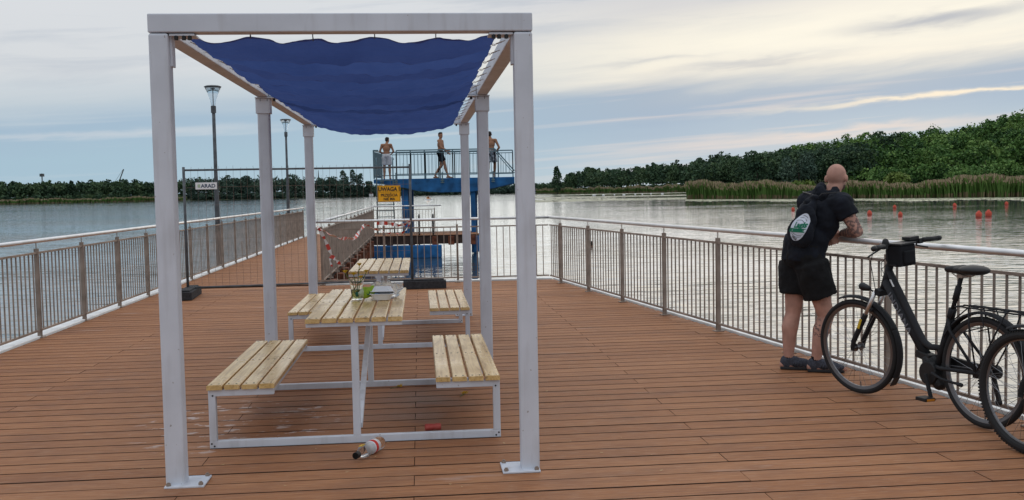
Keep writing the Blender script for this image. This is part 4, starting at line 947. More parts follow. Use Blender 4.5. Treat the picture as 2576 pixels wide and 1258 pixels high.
# ------------------------------------------------------------------ people
Z3 = Vector((0, 0, 1))
def frame(fwd):
    y = Vector(fwd).normalized(); x = y.cross(Z3).normalized(); z = x.cross(y); return Matrix((x, y, z)).transposed()
def hand(mb, w, d, nrm, side, s=1.0, curl=.5, r=.0088):
    d = Vector(d).normalized(); nrm = Vector(nrm).normalized(); sd_ = d.cross(nrm).normalized()*side
    T = Matrix((sd_, d, nrm)).transposed()
    mb.ell(Vector(w)+d*.050*s, (.041*s, .050*s, .017*s), T, 12, 8)
    for i, (o, ln) in enumerate(((-.030, .066), (-.010, .076), (.011, .071), (.030, .056))):
        b = Vector(w)+d*.088*s+sd_*o*s; a1 = curl; d1 = (d*math.cos(a1)+nrm*math.sin(a1)); d2 = d*math.cos(a1*2.2)+nrm*math.sin(a1*2.2)
        m = b+d1*ln*.5*s; e = m+d2*ln*.5*s
        mb.cap(b-d*.012, m, r*s*1.1, r*s, 8); mb.cap(m, e, r*s, r*s*.85, 8)
    b = Vector(w)+d*.025*s-sd_*.030*s; m = b+(d*.6-sd_*.75+nrm*.25).normalized()*.036*s; e = m+(d*.9-sd_*.2+nrm*.3).normalized()*.030*s
    mb.cap(b, m, r*1.25*s, r*1.1*s, 8); mb.cap(m, e, r*1.1*s, r*.9*s, 8)
def headshape(mb, c, hf, s=1.0):
    T = frame(hf); P = lambda x, y, z: Vector(c)+T @ Vector((x*s, y*s, z*s))
    mb.ell(P(0, -.012, .022), (.077*s, .097*s, .094*s), T, 20, 14)
    mb.ell(P(0, .026, -.035), (.062*s, .068*s, .074*s), T, 16, 10)
    mb.ell(P(0, .060, -.088), (.030*s, .028*s, .024*s), T, 10, 8)
    mb.cap(P(0, .090, .012), P(0, .107, -.022), .008*s, .013*s, 8)
    mb.ell(P(0, .082, .032), (.052*s, .014*s, .011*s), T, 10, 6); mb.ell(P(0, .084, -.058), (.024*s, .012*s, .009*s), T, 10, 6)
    for sg_ in (-1, 1):
        mb.ell(P(sg_*.086, -.010, -.008), (.013*s, .022*s, .034*s), T @ Matrix.Rotation(sg_*.45, 3, 'Z'), 10, 8)
def body(J, hf, bf, s=1.0, bulk=1.0, hands=None, feet=True):
    mb = MB(); T = frame(bf); V = {k: Vector(v) for k, v in J.items()}; b = bulk
    headshape(mb, V['head'], hf, s)
    mb.cap(V['neck']-Z3*.03, V['head']-Z3*.05*s-Vector(hf)*.015, .060*s*b, .053*s*b)
    mb.cap(V['shL'], V['shR'], .062*s*b, .062*s*b); mb.cap(V['neck']-Z3*.02, V['shL'], .052*s*b, .05*s*b); mb.cap(V['neck']-Z3*.02, V['shR'], .052*s*b, .05*s*b)
    mb.ell(V['chest'], (.165*s*b, .112*s*b, .165*s), T); mb.ell(V['belly'], (.138*s*b, .100*s*b, .17*s), T); mb.ell(V['pelvis'], (.160*s*b, .118*s*b, .12*s), T)
    for q_ in 'LR':
        mb.cap(V['sh'+q_], V['el'+q_], .056*s*b, .041*s*b); m = V['el'+q_].lerp(V['wr'+q_], .3); mb.cap(V['el'+q_], m, .041*s*b, .043*s*b); mb.cap(m, V['wr'+q_], .043*s*b, .027*s*b)
        h = V['hip'+q_]; k = V['kn'+q_]; a = V['an'+q_]
        mb.cap(h, k, .090*s*b, .056*s*b); mb.cap(k, k.lerp(a, .33)-Vector(bf)*.018, .054*s*b, .060*s*b); mb.cap(k.lerp(a, .33)-Vector(bf)*.018, a, .058*s*b, .034*s*b)
        if feet:
            t = V['to'+q_]; fd_ = (t-a); fd_.z = 0; fd_.normalize(); gz = t.z
            mb.cap(Vector((a.x, a.y, gz+.012))-fd_*.045, Vector((a.x, a.y, gz+.012))+fd_*.08, .032*s, .034*s); mb.cap(a, Vector((a.x, a.y, gz+.015))+fd_*.09, .034*s, .026*s); mb.cap(Vector((a.x, a.y, gz))+fd_*.08, t, .034*s, .022*s)
        if hands and q_ in hands: hand(mb, V['wr'+q_], *hands[q_][:2], hands[q_][2], s*(hands[q_][3] if len(hands[q_]) > 3 else 1.0))
    return mb
def shorts_mb(J, bf, hem, s=1.0, r0=.125, r1=.135, wz=.05):
    mb = MB(); T = frame(bf); V = {k: Vector(v) for k, v in J.items()}
    mb.ell(V['pelvis']-Vector(bf)*.01, (.180*s, .142*s, .115*s), T); mb.lathe([(.165*s, 0), (.160*s, .12*s), (.150*s, .125*s)], 20, Matrix.Translation(V['pelvis']-Z3*.03) @ T.to_4x4() @ Matrix.Diagonal((1, .76, 1, 1)))
    for q_ in 'LR':
        h, k = V['hip'+q_], V['kn'+q_]; d = (k-h); e = h+d*hem; qn = (h-e).to_track_quat('Z', 'Y').to_matrix().to_4x4(); ln = (h-e).length
        mb.lathe([(r1*s*.80, 0), (r0*s*.86, ln*.6), (.128*s, ln), (.06*s, ln+.05)], 18, Matrix.Translation(e) @ qn)
    return mb
def stand(h=1.75):
    s = h/1.75; J = dict(head=(0, .02, 1.645), neck=(0, 0, 1.47), shL=(-.185, -.01, 1.425), shR=(.185, -.01, 1.425), chest=(0, 0, 1.28), belly=(0, 0, 1.10), pelvis=(0, 0, .965),
        elL=(-.25, -.03, 1.15), elR=(.25, -.03, 1.15), wrL=(-.26, .06, .92), wrR=(.26, .06, .92), hipL=(-.09, 0, .92), hipR=(.09, 0, .92), knL=(-.11, .01, .50), knR=(.11, .01, .50), anL=(-.12, -.02, .085), anR=(.12, -.02, .085), toL=(-.14, .16, .022), toR=(.14, .16, .022))
    return {k: Vector(v)*s for k, v in J.items()}, s
def face_bits(t, c, hf, s, hair, hair_m=None, beard=False):
    T = frame(hf); P = lambda x, y, z: Vector(c)+T @ Vector((x*s, y*s, z*s))
    for sg_ in (-1, 1):
        g = MB(); g.ell(P(sg_*.031, .080, .010), (.012*s, .008*s, .006*s), T, 8, 6); g.build('eye', blk, t, smooth=True)
    if hair:
        g = MB(); g.ell(P(0, -.022, .048), (.083*s, .095*s, .082*s), T, 18, 12); g.ell(P(0, -.06, .0), (.070*s, .055*s, .07*s), T, 14, 10); g.ell(P(0, .03, .095), (.06*s, .055*s, .03*s), T, 14, 8); o = g.build('hair', hairm, t, smooth=True); remesh(o, .009, 3); wrinkle(o, .02, .008)
def far_man(label, x, y, z, rz, J, s, hf, bf, shorts_m, hem, hands, extra=None):
    t = thing('person', label, 'person', (x, y, z), rz)
    remesh(body(J, hf, bf, s, 1.0, hands).build('body', skin2, t), .012, 4)
    face_bits(t, J['head'], hf, s, True)
    o = shorts_mb(J, bf, hem, s).build('shorts', shorts_m, t); remesh(o, .013, 4); wrinkle(o, .07, .02)
    return t, o
grey_cl = mat('light_grey_cloth', (.50, .51, .54), .9, var=.1, vscale=12, bump=.001)
black_cl = mat('black_cloth', (.008, .009, .012), .9, var=.2, vscale=14, bump=.001)
pat_cl = mat('black_white_pattern_cloth', (.02, .02, .025), .85, col2=(.42, .44, .47), vscale=14)
green_cl = mat('dark_green_stripe', (.01, .10, .06), .85)
J, s = stand(1.66); J['elL'] = Vector((-.27, .02, 1.10)); J['elR'] = Vector((.27, .04, 1.10)); J['wrL'] = Vector((-.17, .22, 1.02)); J['wrR'] = Vector((.18, .24, 1.02)); J['head'] += Vector((.03, .06, -.01))
m1, s1 = far_man('shirtless young man in pale shorts, back turned, leftmost on the tower deck', -4.90, 39.75, 2.14, 0, J, s, (.45, .89, -.1), (0, 1, 0), grey_cl, .78, {'L': ((.5, .85, -.1), (0, 0, -1), 1), 'R': ((-.5, .85, -.1), (0, 0, -1), -1)})
g = MB(); g.bar((.165, 0, .90), (.150, 0, .60), .012, .05, up=Vector((0, 1, 0))); g.build('side_stripe', green_cl, m1)
J, s = stand(1.80)
J.update({k: Vector(v)*s for k, v in dict(knL=(.06, .17, .50), anL=(.07, .27, .085), toL=(.08, .45, .022), knR=(-.05, .04, .50), anR=(-.06, -.24, .12), toR=(-.06, -.08, .022), hipL=(.085, .01, .92), hipR=(-.085, -.01, .92), shL=(-.17, .06, 1.425), shR=(.17, -.05, 1.425), elR=(.24, .05, 1.17), wrR=(.20, .28, 1.05), elL=(-.22, .10, 1.16), wrL=(-.16, .25, .98)).items()})
J['hipL'], J['hipR'] = J['hipR'], J['hipL']; J['knL'], J['knR'] = J['knR'], J['knL']; J['anL'], J['anR'] = J['anR'], J['anL']; J['toL'], J['toR'] = J['toR'], J['toL']
far_man('shirtless dark-haired man in black shorts striding to the right across the tower deck', -2.76, 39.7, 2.14, R_(-90), J, s, (.75, .66, -.05), (.35, .94, 0), black_cl, .62, {'R': ((0, 1, .05), (0, 0, -1), 1), 'L': ((0, .8, -.4), (1, 0, 0), 1)})
J, s = stand(1.80); J['elR'] = Vector((.33, -.05, 1.17)); J['wrR'] = Vector((.20, .05, 1.02)); J['elL'] = Vector((-.32, .10, 1.22)); J['wrL'] = Vector((-.47, .20, 1.07)); J['head'] += Vector((-.05, .05, 0)); J['knR'] += Vector((.03, .05, 0))
far_man('shirtless man in patterned shorts half hidden behind the right pergola posts on the tower deck', -.76, 39.75, 2.14, 0, J, s, (-.2, .97, 0), (.1, .99, 0), pat_cl, .80, {'R': ((-.8, .4, -.3), (0, 0, -1), 1), 'L': ((-.8, .5, -.1), (0, 0, -1), 1)})
# swimmer
t = thing('person', 'swimmer whose dark head shows above the water beyond the right railing', 'person', (3.35, 42.15, WZ))
J, s = stand(1.75); 
J = {k: v+Vector((0, 0, -1.545)) for k, v in J.items()}; remesh(body(J, (-.3, .95, 0), (0, 1, 0), s, 1.0, None).build('body', skin2, t), .016, 3); face_bits(t, J['head'], (-.3, .95, 0), s, True)
# pedal boat far out
t = thing('pedal_boat', 'tiny orange pedal boat far out on the lake below the diving tower', 'boat', (-29.5, 357.3, WZ), R_(15))
for y in (-.55, .55): g = MB(); g.cap((-1.1, y, .12), (1.1, y, .15), .28, .24); g.build('hull', whitem, t, smooth=True)
g = MB(); g.box((.1, 0, .45), (1.3, 1.3, .25)); g.box((-.5, 0, .75), (.2, 1.2, .55)); g.build('seat_shell', mat('orange_plastic', (.75, .30, .04), .5), t, bevel=.05)
for i, y in enumerate((-.33, .33)):
    p_ = thing('person', ['person in dark clothes sitting nearer in the far pedal boat', 'person in red sitting behind in the far pedal boat'][i], 'person', (t.location.x+(.0 if i else -.1), t.location.y+y, WZ))
    J, s = stand(1.7); J = {k: v-Vector((0, 0, .38)) for k, v in J.items()}
    for q_ in 'LR': J['kn'+q_] = J['hip'+q_]+Vector((.42, 0, .08)); J['an'+q_] = J['kn'+q_]+Vector((.25, 0, -.32)); J['to'+q_] = J['an'+q_]+Vector((.2, 0, -.02))
    remesh(body(J, (1, 0, 0), (1, 0, 0), s, 1.0, None).build('body', skin2, p_), .02, 3)
    g = MB(); g.ell(J['chest'], (.19, .19, .28)); g.build('shirt', black_cl if i == 0 else red, p_, smooth=True)
# ------------------------------------------------------------------ the man at the railing
MO = Vector((2.45, 8.38, 0))
man = thing('person', 'bald man in black shorts and top with a drawstring bag leaning on the right railing', 'person', MO)
BF = Vector((.93, .36, 0)).normalized(); HF = Vector((.62, .78, -.08)).normalized()
J = dict(head=(2.757, 8.455, 1.618), neck=(2.68, 8.43, 1.475), shL=(2.565, 8.61, 1.415), shR=(2.725, 8.24, 1.405), chest=(2.585, 8.41, 1.27), belly=(2.50, 8.39, 1.10), pelvis=(2.455, 8.385, .965),
    elR=(2.830, 8.165, 1.175), wrR=(2.785, 8.385, 1.155), elL=(2.73, 8.71, 1.185), wrL=(2.765, 8.50, 1.155), hipL=(2.42, 8.475, .91), hipR=(2.49, 8.295, .91),
    knL=(2.385, 8.455, .48), anL=(2.335, 8.425, .10), toL=(2.525, 8.375, .03), knR=(2.615, 8.295, .465), anR=(2.525, 8.28, .10), toR=(2.745, 8.215, .03))
J = {k: Vector(v)-MO for k, v in J.items()}
def man_skin():
    m = mat('skin_with_tattoos', (.46, .25, .19), .42, var=.16, vscale=10); t = m.node_tree; p = t.nodes['Principled BSDF']; src = p.inputs['Base Color'].links[0].from_socket
    c = N('ShaderNodeTexCoord', t)
    def zone(cx, r, lo, hi, sc_, seed):
        v = N('ShaderNodeVectorMath', t, operation='DISTANCE'); L(c.outputs['Object'], v.inputs[0], t); v.inputs[1].default_value = cx
        ms_ = RAMP(M('DIVIDE', v.outputs['Value'], r, tree=t, clamp=True), [(.75, 1), (1, 0)], t)
        vo = N('ShaderNodeTexNoise', t); vo.inputs['Scale'].default_value = sc_; vo.inputs['Detail'].default_value = 3; L(c.outputs['Object'], vo.inputs['Vector'], t)
        return M('MULTIPLY', RAMP(vo.outputs[0], [(lo, 0), (hi, 1)], t), ms_, tree=t)
    z1_ = zone(tuple((J['shR']+J['elR'])/2-Vector((0, 0, .04))), .16, .47, .53, 34, 1); z2_ = zone(tuple(J['elR']+Vector((-.03, .12, 0))), .15, .50, .56, 40, 2); z3_ = zone(tuple((J['knR']+J['anR'])/2+Vector((0, -.03, .08))), .10, .52, .56, 42, 3)
    L(MIX(M('MULTIPLY', M('MAXIMUM', M('MAXIMUM', z1_, z2_, tree=t), z3_, tree=t), .75, tree=t), src, (.06, .05, .055), t), p.inputs['Base Color'], t)
    return m
o = body(J, HF, BF, 1.02, 1.16, {'R': ((-.45, .72, -.42), (-.2, -.1, -1), -1, 1.0), 'L': ((-.25, -.85, -.3), (-.5, 0, -1), 1, 1.0)}, feet=True).build('body', man_skin(), man); remesh(o, .0075, 6)
face_bits(man, J['head'], HF, 1.02, False)
g = MB(); T = frame(HF); c = J['head']; g.ell(c+T @ Vector((0, .030, -.062)), (.062, .068, .050), T, 16, 10); o = g.build('stubble_beard', mat('short_beard', (.10, .055, .04), .8), man, smooth=True)
# shirt
navy = mat('black_navy_jersey', (.006, .008, .014), .8, var=.25, vscale=10, bump=.0012, bscale=60)
g = MB(); TB = frame(BF)
g.ell(J['chest']+BF*-.01, (.208, .155, .20), TB); g.ell(J['belly'], (.182, .155, .20), TB); g.lathe([(.192, 0), (.182, .14), (.16, .22)], 22, Matrix.Translation(J['pelvis']+Vector((0, 0, -.03))) @ TB.to_4x4() @ Matrix.Diagonal((1, .90, 1, 1)))
g.cap(J['shL'], J['shR'], .098, .098)
for q_ in 'LR':
    g.cap(J['neck']-Vector((0, 0, .03)), J['sh'+q_], .080, .092); d = J['el'+q_]-J['sh'+q_]; e = J['sh'+q_]+d*.50; qn = (-d).to_track_quat('Z', 'Y').to_matrix().to_4x4()
    g.lathe([(.088, 0), (.090, d.length*.3), (.090, d.length*.5), (.04, d.length*.56)], 18, Matrix.Translation(e) @ qn)
o = g.build('shirt', navy, man); remesh(o, .009, 6); wrinkle(o, .09, .035)
g = MB(); nk = J['neck']
g.torus(nk+Vector((-.02, -.02, .025)), .068, .034, T=Matrix.Rotation(R_(-22), 3, 'Y') @ Matrix.Rotation(R_(14), 3, 'X'), n=28, m=10)
g.ell(nk-BF*.105+Vector((0, -.02, .0)), (.085, .055, .085), TB); g.cap(nk-BF*.08+Vector((0, 0, .06)), nk-BF*.17+Vector((0, 0, -.07)), .05, .045); g.ell(nk-BF*.19+Vector((0, .02, -.06)), (.075, .04, .035), TB)
o = g.build('hood', navy, man); remesh(o, .008, 4); wrinkle(o, .05, .03)
g = MB(); g.bar(nk+Vector((.005, -.118, -.015)), nk+Vector((.06, -.115, -.005)), .004, .007); g.build('reflective_tab', whitem, man)
o = shorts_mb(J, BF, .63, 1.10, .150, .152).build('shorts', mat('black_shorts_cloth', (.007, .007, .008), .9, var=.2, vscale=14, bump=.001), man); remesh(o, .009, 5); wrinkle(o, .10, .030)
# shoes and socks
shoem = mat('dark_grey_knit', (.055, .060, .078), .85, var=.3, vscale=60, bump=.001, bscale=150); solem = mat('dark_sole', (.02, .02, .022), .7)
for q_ in 'LR':
    a, tt_ = J['an'+q_], J['to'+q_]; f_ = (tt_-a); f_.z = 0; f_.normalize(); base = Vector((a.x, a.y, 0)); sid = f_.cross(Z3)
    T = Matrix((sid, f_, Z3)).transposed()
    g = MB(); g.ell(base+f_*-.015+Z3*.065, (.043, .055, .062), T); g.ell(base+f_*.08+Z3*.058, (.046, .11, .044), T); g.ell(base+f_*.17+Z3*.042, (.044, .062, .032), T); g.cap(base+Z3*.085, base+f_*.09+Z3*.072, .044, .032)
    sh = g.build('shoe', shoem, man); remesh(sh, .007, 4)
    g = MB()
    out = [(-.032, -.068), (.032, -.068), (.040, .0), (.045, .10), (.043, .17), (.022, .228), (-.012, .228), (-.040, .18), (-.039, .08), (-.034, 0)]
    g.prism(out, .026, Matrix.Translation(base+Z3*.001) @ T.to_4x4()); g.build('sole', solem, sh, bevel=.008)
    g = MB()
    for k in range(3): g.bar(base+f_*(.035+k*.022)+sid*.047+Z3*.035, base+f_*(.055+k*.022)+sid*.038+Z3*.072, .007, .004); g.bar(base+f_*(.035+k*.022)-sid*.047+Z3*.035, base+f_*(.055+k*.022)-sid*.038+Z3*.072, .007, .004)
    for k in range(4): g.bar(base+f_*(.06+k*.022)+sid*.02+Z3*(.088-k*.004), base+f_*(.06+k*.022)-sid*.02+Z3*(.088-k*.004), .005, .004)
    g.build('stripes_and_laces', blackp, sh)
    g = MB(); g.lathe([(.040, 0), (.0385, .05), (.0375, .055)], 16, Matrix.Translation(a+Vector((0, 0, -.02)))); o = g.build('sock', black_cl, man, smooth=True)
# drawstring bag
bag = thing('drawstring_bag', 'black drawstring bag with white and green emblem on the bald man back', 'bag', MO)
bn = Vector((-.80, -.60, 0)).normalized(); TBg = frame(-bn)
bt_, bb_ = Vector((2.505, 8.245, 1.43))-MO, Vector((2.385, 8.235, 1.175))-MO
g = MB(); g.ell(bb_+Vector((0, 0, -.005)), (.128, .055, .128), TBg, 20, 14); g.ell(bb_.lerp(bt_, .35), (.105, .048, .14), TBg); g.cap(bb_.lerp(bt_, .55), bt_, .062, .030); g.ell(bt_+Vector((0, 0, .025)), (.040, .03, .028), TBg)
o = g.build('pouch', navy, bag); remesh(o, .008, 5); wrinkle(o, .07, .022); pouch = o
g = MB(); g.tube([bt_+Vector((0, 0, 0)), bt_+Vector((.05, -.03, .06)), J['shR']+Vector((-.02, -.0, .093)), J['shR']+Vector((.085, .03, .03))], .005, 6); g.tube([bt_, bt_+Vector((.02, .1, .05)), J['shL']+Vector((-.05, 0, .09))], .005, 6); g.build('cord', blackp, bag, smooth=True)
ec = bb_+bn*.13+Vector((.006, -.02, .045)); lean = Matrix.Rotation(R_(-25), 4, 'Z') @ Matrix.Diagonal((.82, .86, 1, 1))
TE = Matrix.Translation(ec) @ Matrix((frame(-bn).col[0], Z3, bn)).transposed().to_4x4() @ lean
def decal(o, off, top=False):
    if top: o.matrix_local = TE
    sw = o.modifiers.new('wrap', 'SHRINKWRAP'); sw.target = pouch; sw.wrap_method = 'PROJECT'; sw.use_project_x = False; sw.use_project_y = False; sw.use_project_z = True
    sw.use_negative_direction = True; sw.use_positive_direction = True; sw.offset = off
g = MB(); n = 28; rings = 7; vs = [(0, 0, 0)]
for i in range(1, rings+1):
    for j in range(n): q_ = 2*math.pi*j/n; vs.append((.092*i/rings*math.cos(q_)*(1-.18*max(0, math.sin(q_))), .140*i/rings*math.sin(q_), 0))
g.add(vs, [(0, 1+j, 1+(j+1) % n) for j in range(n)]+[(1+(i-1)*n+j, 1+i*n+j, 1+i*n+(j+1) % n, 1+(i-1)*n+(j+1) % n) for i in range(1, rings) for j in range(n)])
em = g.build('emblem', mat('white_print', (.60, .64, .72), .7), bag, smooth=True); decal(em, .003, True)
def bandm(x0, x1, y0, y1, sl=0.0, n=12, cv_=0.0):
    g = MB()
    for i in range(n):
        a, b = x0+(x1-x0)*i/n, x0+(x1-x0)*(i+1)/n; ca_, cb2 = cv_*a*a, cv_*b*b
        g.add([(a, y0+sl*a+ca_, 0), (b, y0+sl*b+cb2, 0), (b, y1+sl*b+cb2, 0), (a, y1+sl*a+ca_, 0)], [(0, 1, 2, 3)])
    return g
gp = mat('green_print', (.0, .17, .09), .6)
o = bandm(-.088, .084, -.055, -.015, .38).build('green_band', gp, em); decal(o, .005)
for (x0, x1, y0, y1, sl, c_) in ((-.078, .078, -.082, -.078, .0, 6), (-.066, .066, -.100, -.096, .0, 6), (-.06, .06, .066, .070, 0, -8), (-.045, .045, .090, .094, 0, -8), (-.03, .03, .112, .116, 0, -8)):
    o = bandm(x0, x1, y0, y1, sl, cv_=c_).build('print_line', blk, em); decal(o, .005)
o = text_obj('Lagis', .074, gp, em, Matrix.Translation((.004, .022, 0)) @ Matrix.Rotation(R_(24), 4, 'Z'), 0, name='script_lettering', shear=.3, offset=.0035, sx_=.95); decal(o, .006)
o = text_obj('1923', .034, blk, em, Matrix.Translation((0, -.116, 0)), 0, name='year_lettering', offset=.0012); decal(o, .006)
# ------------------------------------------------------------------ bicycles
def arc_pts(c, r, a0, a1, n): return [Vector((c[0]+r*math.cos(R_(a0+(a1-a0)*i/n)), 0, c[1]+r*math.sin(R_(a0+(a1-a0)*i/n)))) for i in range(n+1)]
RY = Matrix.Rotation(R_(90), 3, 'X')
def wheel(t, c, X, tr=.020, knob=False, valve=True):
    cx, cz = c; C3 = Vector((cx, 0, cz)); Rr = .355
    g = MB(); g.tube([(cx, -.05, cz), (cx, .05, cz)], .016, 10); g.tube([(cx, -.032, cz), (cx, -.028, cz)], .032, 14); g.tube([(cx, .028, cz), (cx, .032, cz)], .032, 14)
    for i in range(32):
        a = 2*math.pi*i/32; sgn = -1 if i % 2 else 1; a2 = a+(.35 if (i//2) % 2 else -.35)
        g.tube([(cx+.028*math.cos(a2), sgn*.030, cz+.028*math.sin(a2)), (cx+.303*math.cos(a), 0, cz+.303*math.sin(a))], .0013, 4, caps=False)
    if valve: g.tube([(cx+.01, 0, cz-.305), (cx+.01, 0, cz-.262)], .004, 6)
    g.v = [X @ Vector(v) for v in g.v]; w = g.build('wheel', spoke, t)
    g = MB(); g.torus(C3, Rr-tr, tr, T=RY, n=72, m=12)
    if knob:
        for i in range(110):
            a = 2*math.pi*i/110
            for y, rr in ((-.017, Rr-.008), (0, Rr), (.017, Rr-.008)):
                a2 = a+(.028 if y else 0); g.box((cx+rr*math.cos(a2), y, cz+rr*math.sin(a2)), (.010, .011, .010), T=Matrix.Rotation(-a2, 3, 'Y'))
    g.v = [X @ Vector(v) for v in g.v]; g.build('tyre', tyre, w, smooth=not knob)
    g = MB(); prof = [(.296, -.006), (.318, -.012), (.328, -.012), (.328, -.009), (.322, .0), (.328, .009), (.328, .012), (.318, .012), (.296, .006), (.296, -.006)]
    n = 72; vs = [(cx+r*math.cos(2*math.pi*j/n), y, cz+r*math.sin(2*math.pi*j/n)) for r, y in prof for j in range(n)]
    fs = [(i*n+j, i*n+(j+1) % n, (i+1)*n+(j+1) % n, (i+1)*n+j) for i in range(len(prof)-1) for j in range(n)]
    g.add([X @ Vector(v) for v in vs], fs); g.build('rim', rimm, w)
    return w
def guard(c, r, a0, a1, X, w=.028, n=30):
    g = MB(); vs = []; ps = [(-w, -.012), (-w*.75, 0), (0, .004), (w*.75, 0), (w, -.012)]
    for i in range(n+1):
        a = R_(a0+(a1-a0)*i/n)
        for k in range(2):
            for (y, dr) in (ps if k == 0 else ps[::-1]): vs.append((c[0]+(r+dr-k*.002)*math.cos(a), y, c[1]+(r+dr-k*.002)*math.sin(a)))
    m = 10; fs = [(i*m+j, i*m+(j+1) % m, (i+1)*m+(j+1) % m, (i+1)*m+j) for i in range(n) for j in range(m)]+[tuple(range(m))[::-1], tuple(range(n*m, n*m+m))]
    g.add([X @ Vector(v) for v in vs], fs); return g
def bicycle(label, origin, ax, steer, second=False):
    rz = math.atan2(ax[1], ax[0]); t = thing('bicycle', label, 'bicycle', origin, rz)
    p0 = Vector((.312, 0, 1.0)); axd = Vector((.078, 0, .208)).normalized(); X = Matrix.Translation(p0) @ Matrix.Rotation(steer, 4, axd) @ Matrix.Translation(-p0); I = Matrix.Identity(4)
    def TX(g): g.v = [tuple(X @ Vector(v)) for v in g.v]; return g
    FH, RH = (-.02, .358), (1.175, .358)
    wheel(t, FH, X, .027 if second else .020, second); wheel(t, RH, I, .027 if second else .020, second)
    # frame
    g = MB(); g.tube([(.238, 0, .805), (.305, 0, .98)], .026, 14)
    g.tube([(.268, 0, .865), (.665, 0, .395)], .034, 14); g.tube([(.295, 0, .945), (.40, 0, .80), (.60, 0, .530), (.650, 0, .478), (.71, 0, .455), (.815, 0, .462)], [.024, .026, .026, .024, .022, .02], 14)
    g.tube([(.750, 0, .28), (.905, 0, .735)], .021, 12)
    for y in (-1, 1):
        g.tube([(.77, .02*y, .335), (.86, .055*y, .338), (1.175, .066*y, .358)], .013, 8); g.tube([(.882, .015*y, .665), (.93, .05*y, .60), (1.175, .066*y, .362)], .010, 8)
        g.box((1.175, .068*y, .358), (.05, .006, .06))
    g.tube([(.885, 0, .675), (.905, 0, .735)], .026, 12)
    fr_ = g.build('frame', black, t, smooth=True)
    if not second:
        dvec = Vector((.645, 0, -.764)); u = Vector((.764, 0, .645)); TT = Matrix((dvec, u, Vector((0, -1, 0)))).transposed().to_4x4()
        text_obj('INDIANA', .058, greyl, fr_, Matrix.Translation(Vector((.268, 0, .865))+dvec*.27+Vector((0, -.0345, 0))) @ TT, .0008, offset=.0012, spacing=1.05, name='frame_lettering', sx_=1.35)
        g = MB(); g.bar(Vector((.345, -.026, .885)), Vector((.38, -.026, .838)), .022, .002, up=Vector((.8, 0, .6))); g.build('sticker', whitem, fr_)
    # motor, crank, pedals
    g = MB(); g.tube([(.735, -.055, .285), (.735, .05, .285)], .080, 20); g.cap((.70, 0, .36), (.79, 0, .22), .052, .045); g.box((.665, 0, .39), (.13, .075, .05), T=Matrix.Rotation(R_(10), 3, 'Y')); g.build('motor_unit', blackp, t, bevel=.006)
    g = MB(); g.bar((.745, -.080, .285), (.800, -.080, .135), .016, .026, up=Vector((1, 0, 0))); g.build('crank', black, t, bevel=.003)
    g = MB(); g.box((.805, -.13, .132), (.095, .085, .024)); pd = g.build('pedal', blackp, t, bevel=.005); g = MB(); g.box((.855, -.13, .132), (.004, .06, .014)); g.build('pedal_reflector', mat('amber_reflector', (.6, .22, .02), .3), pd)
    g = MB(); g.bar((.745, .080, .285), (.690, .080, .435), .016, .026, up=Vector((1, 0, 0))); g.build('crank', black, t, bevel=.003)
    g = MB(); g.box((.685, .13, .44), (.095, .085, .024)); g.build('pedal', blackp, t, bevel=.005)
    g = MB(); g.tube([(.80, -.075, .30), (.90, -.085, .275), (1.05, -.085, .268)], .009, 8); g.cap((1.045, -.085, .268), (1.07, -.085, .267), .014, .014, 8); g.build('kickstand', black, t, smooth=True)
    g = MB(); poly = [(.72, .38), (.80, .405), (.95, .395), (1.16, .385), (1.19, .355), (1.14, .325), (.95, .335), (.80, .30), (.72, .25)]
    g.prism(poly, .028, Matrix(((1, 0, 0, 0), (0, 0, 1, .058), (0, 1, 0, 0), (0, 0, 0, 1)))); g.build('chain_guard', blackp, t, bevel=.006)
    g = MB(); g.box((1.20, .075, .24), (.025, .02, .16), T=Matrix.Rotation(R_(-18), 3, 'Y')); g.tube([(1.19, .060, .358), (1.19, .09, .358)], .045, 16); g.tube([(1.215, .07, .17), (1.215, .085, .17)], .022, 12); g.build('derailleur', blackp, t)
    # saddle
    g = MB(); g.tube([(.900, 0, .72), (.978, 0, .955)], .0145, 12); g.tube([(.925, 0, .795), (.955, 0, .885)], .021, 12); g.build('seat_post', black, t, smooth=True)
    g = MB(); g.cap((.855, 0, .992), (1.00, 0, .998), .022, .034); g.ell((1.085, 0, 1.0), (.105, .088, .034)); g.ell((1.00, 0, .995), (.09, .05, .028)); sd2 = g.build('saddle', blackp, t); remesh(sd2, .007, 5)
    g = MB()
    for y in (-.022, .022): g.tube([(.90, y*.5, .975), (.95, y, .955), (1.03, y, .955), (1.10, y*1.6, .975)], .0035, 6)
    g.box((.985, 0, .955), (.05, .05, .02)); g.build('saddle_rails', satin, sd2)
    # mudguards, rack
    g = guard(FH, .385, 25, 112, X); 
    TXg = g; TXg.build('mudguard', black, t, smooth=True)
    g = guard(FH, .385, -30, 25, X); mg = g.build('mudguard', black, t, smooth=True)
    g = MB(); g.box((FH[0]+.385*math.cos(R_(-34)), 0, FH[1]+.385*math.sin(R_(-34))-.0), (.008, .060, .075), T=Matrix.Rotation(R_(32), 3, 'Y')); TX(g).build('mud_flap', blackp, mg)
    g = guard(RH, .385, -8, 150, I); g.build('mudguard', black, t, smooth=True)
    g = MB(); zr = .765
    for y in (-.060, .060): g.tube([(.985, y, zr-.005), (1.03, y, zr), (1.50, y, zr), (1.53, y*.6, zr)], .0055, 6)
    for x in (1.0, 1.12, 1.24, 1.36, 1.48): g.tube([(x, -.06, zr), (x, .06, zr)], .0045, 6)
    g.tube([(1.0, 0, zr+.004), (1.5, 0, zr+.004)], .006, 6)
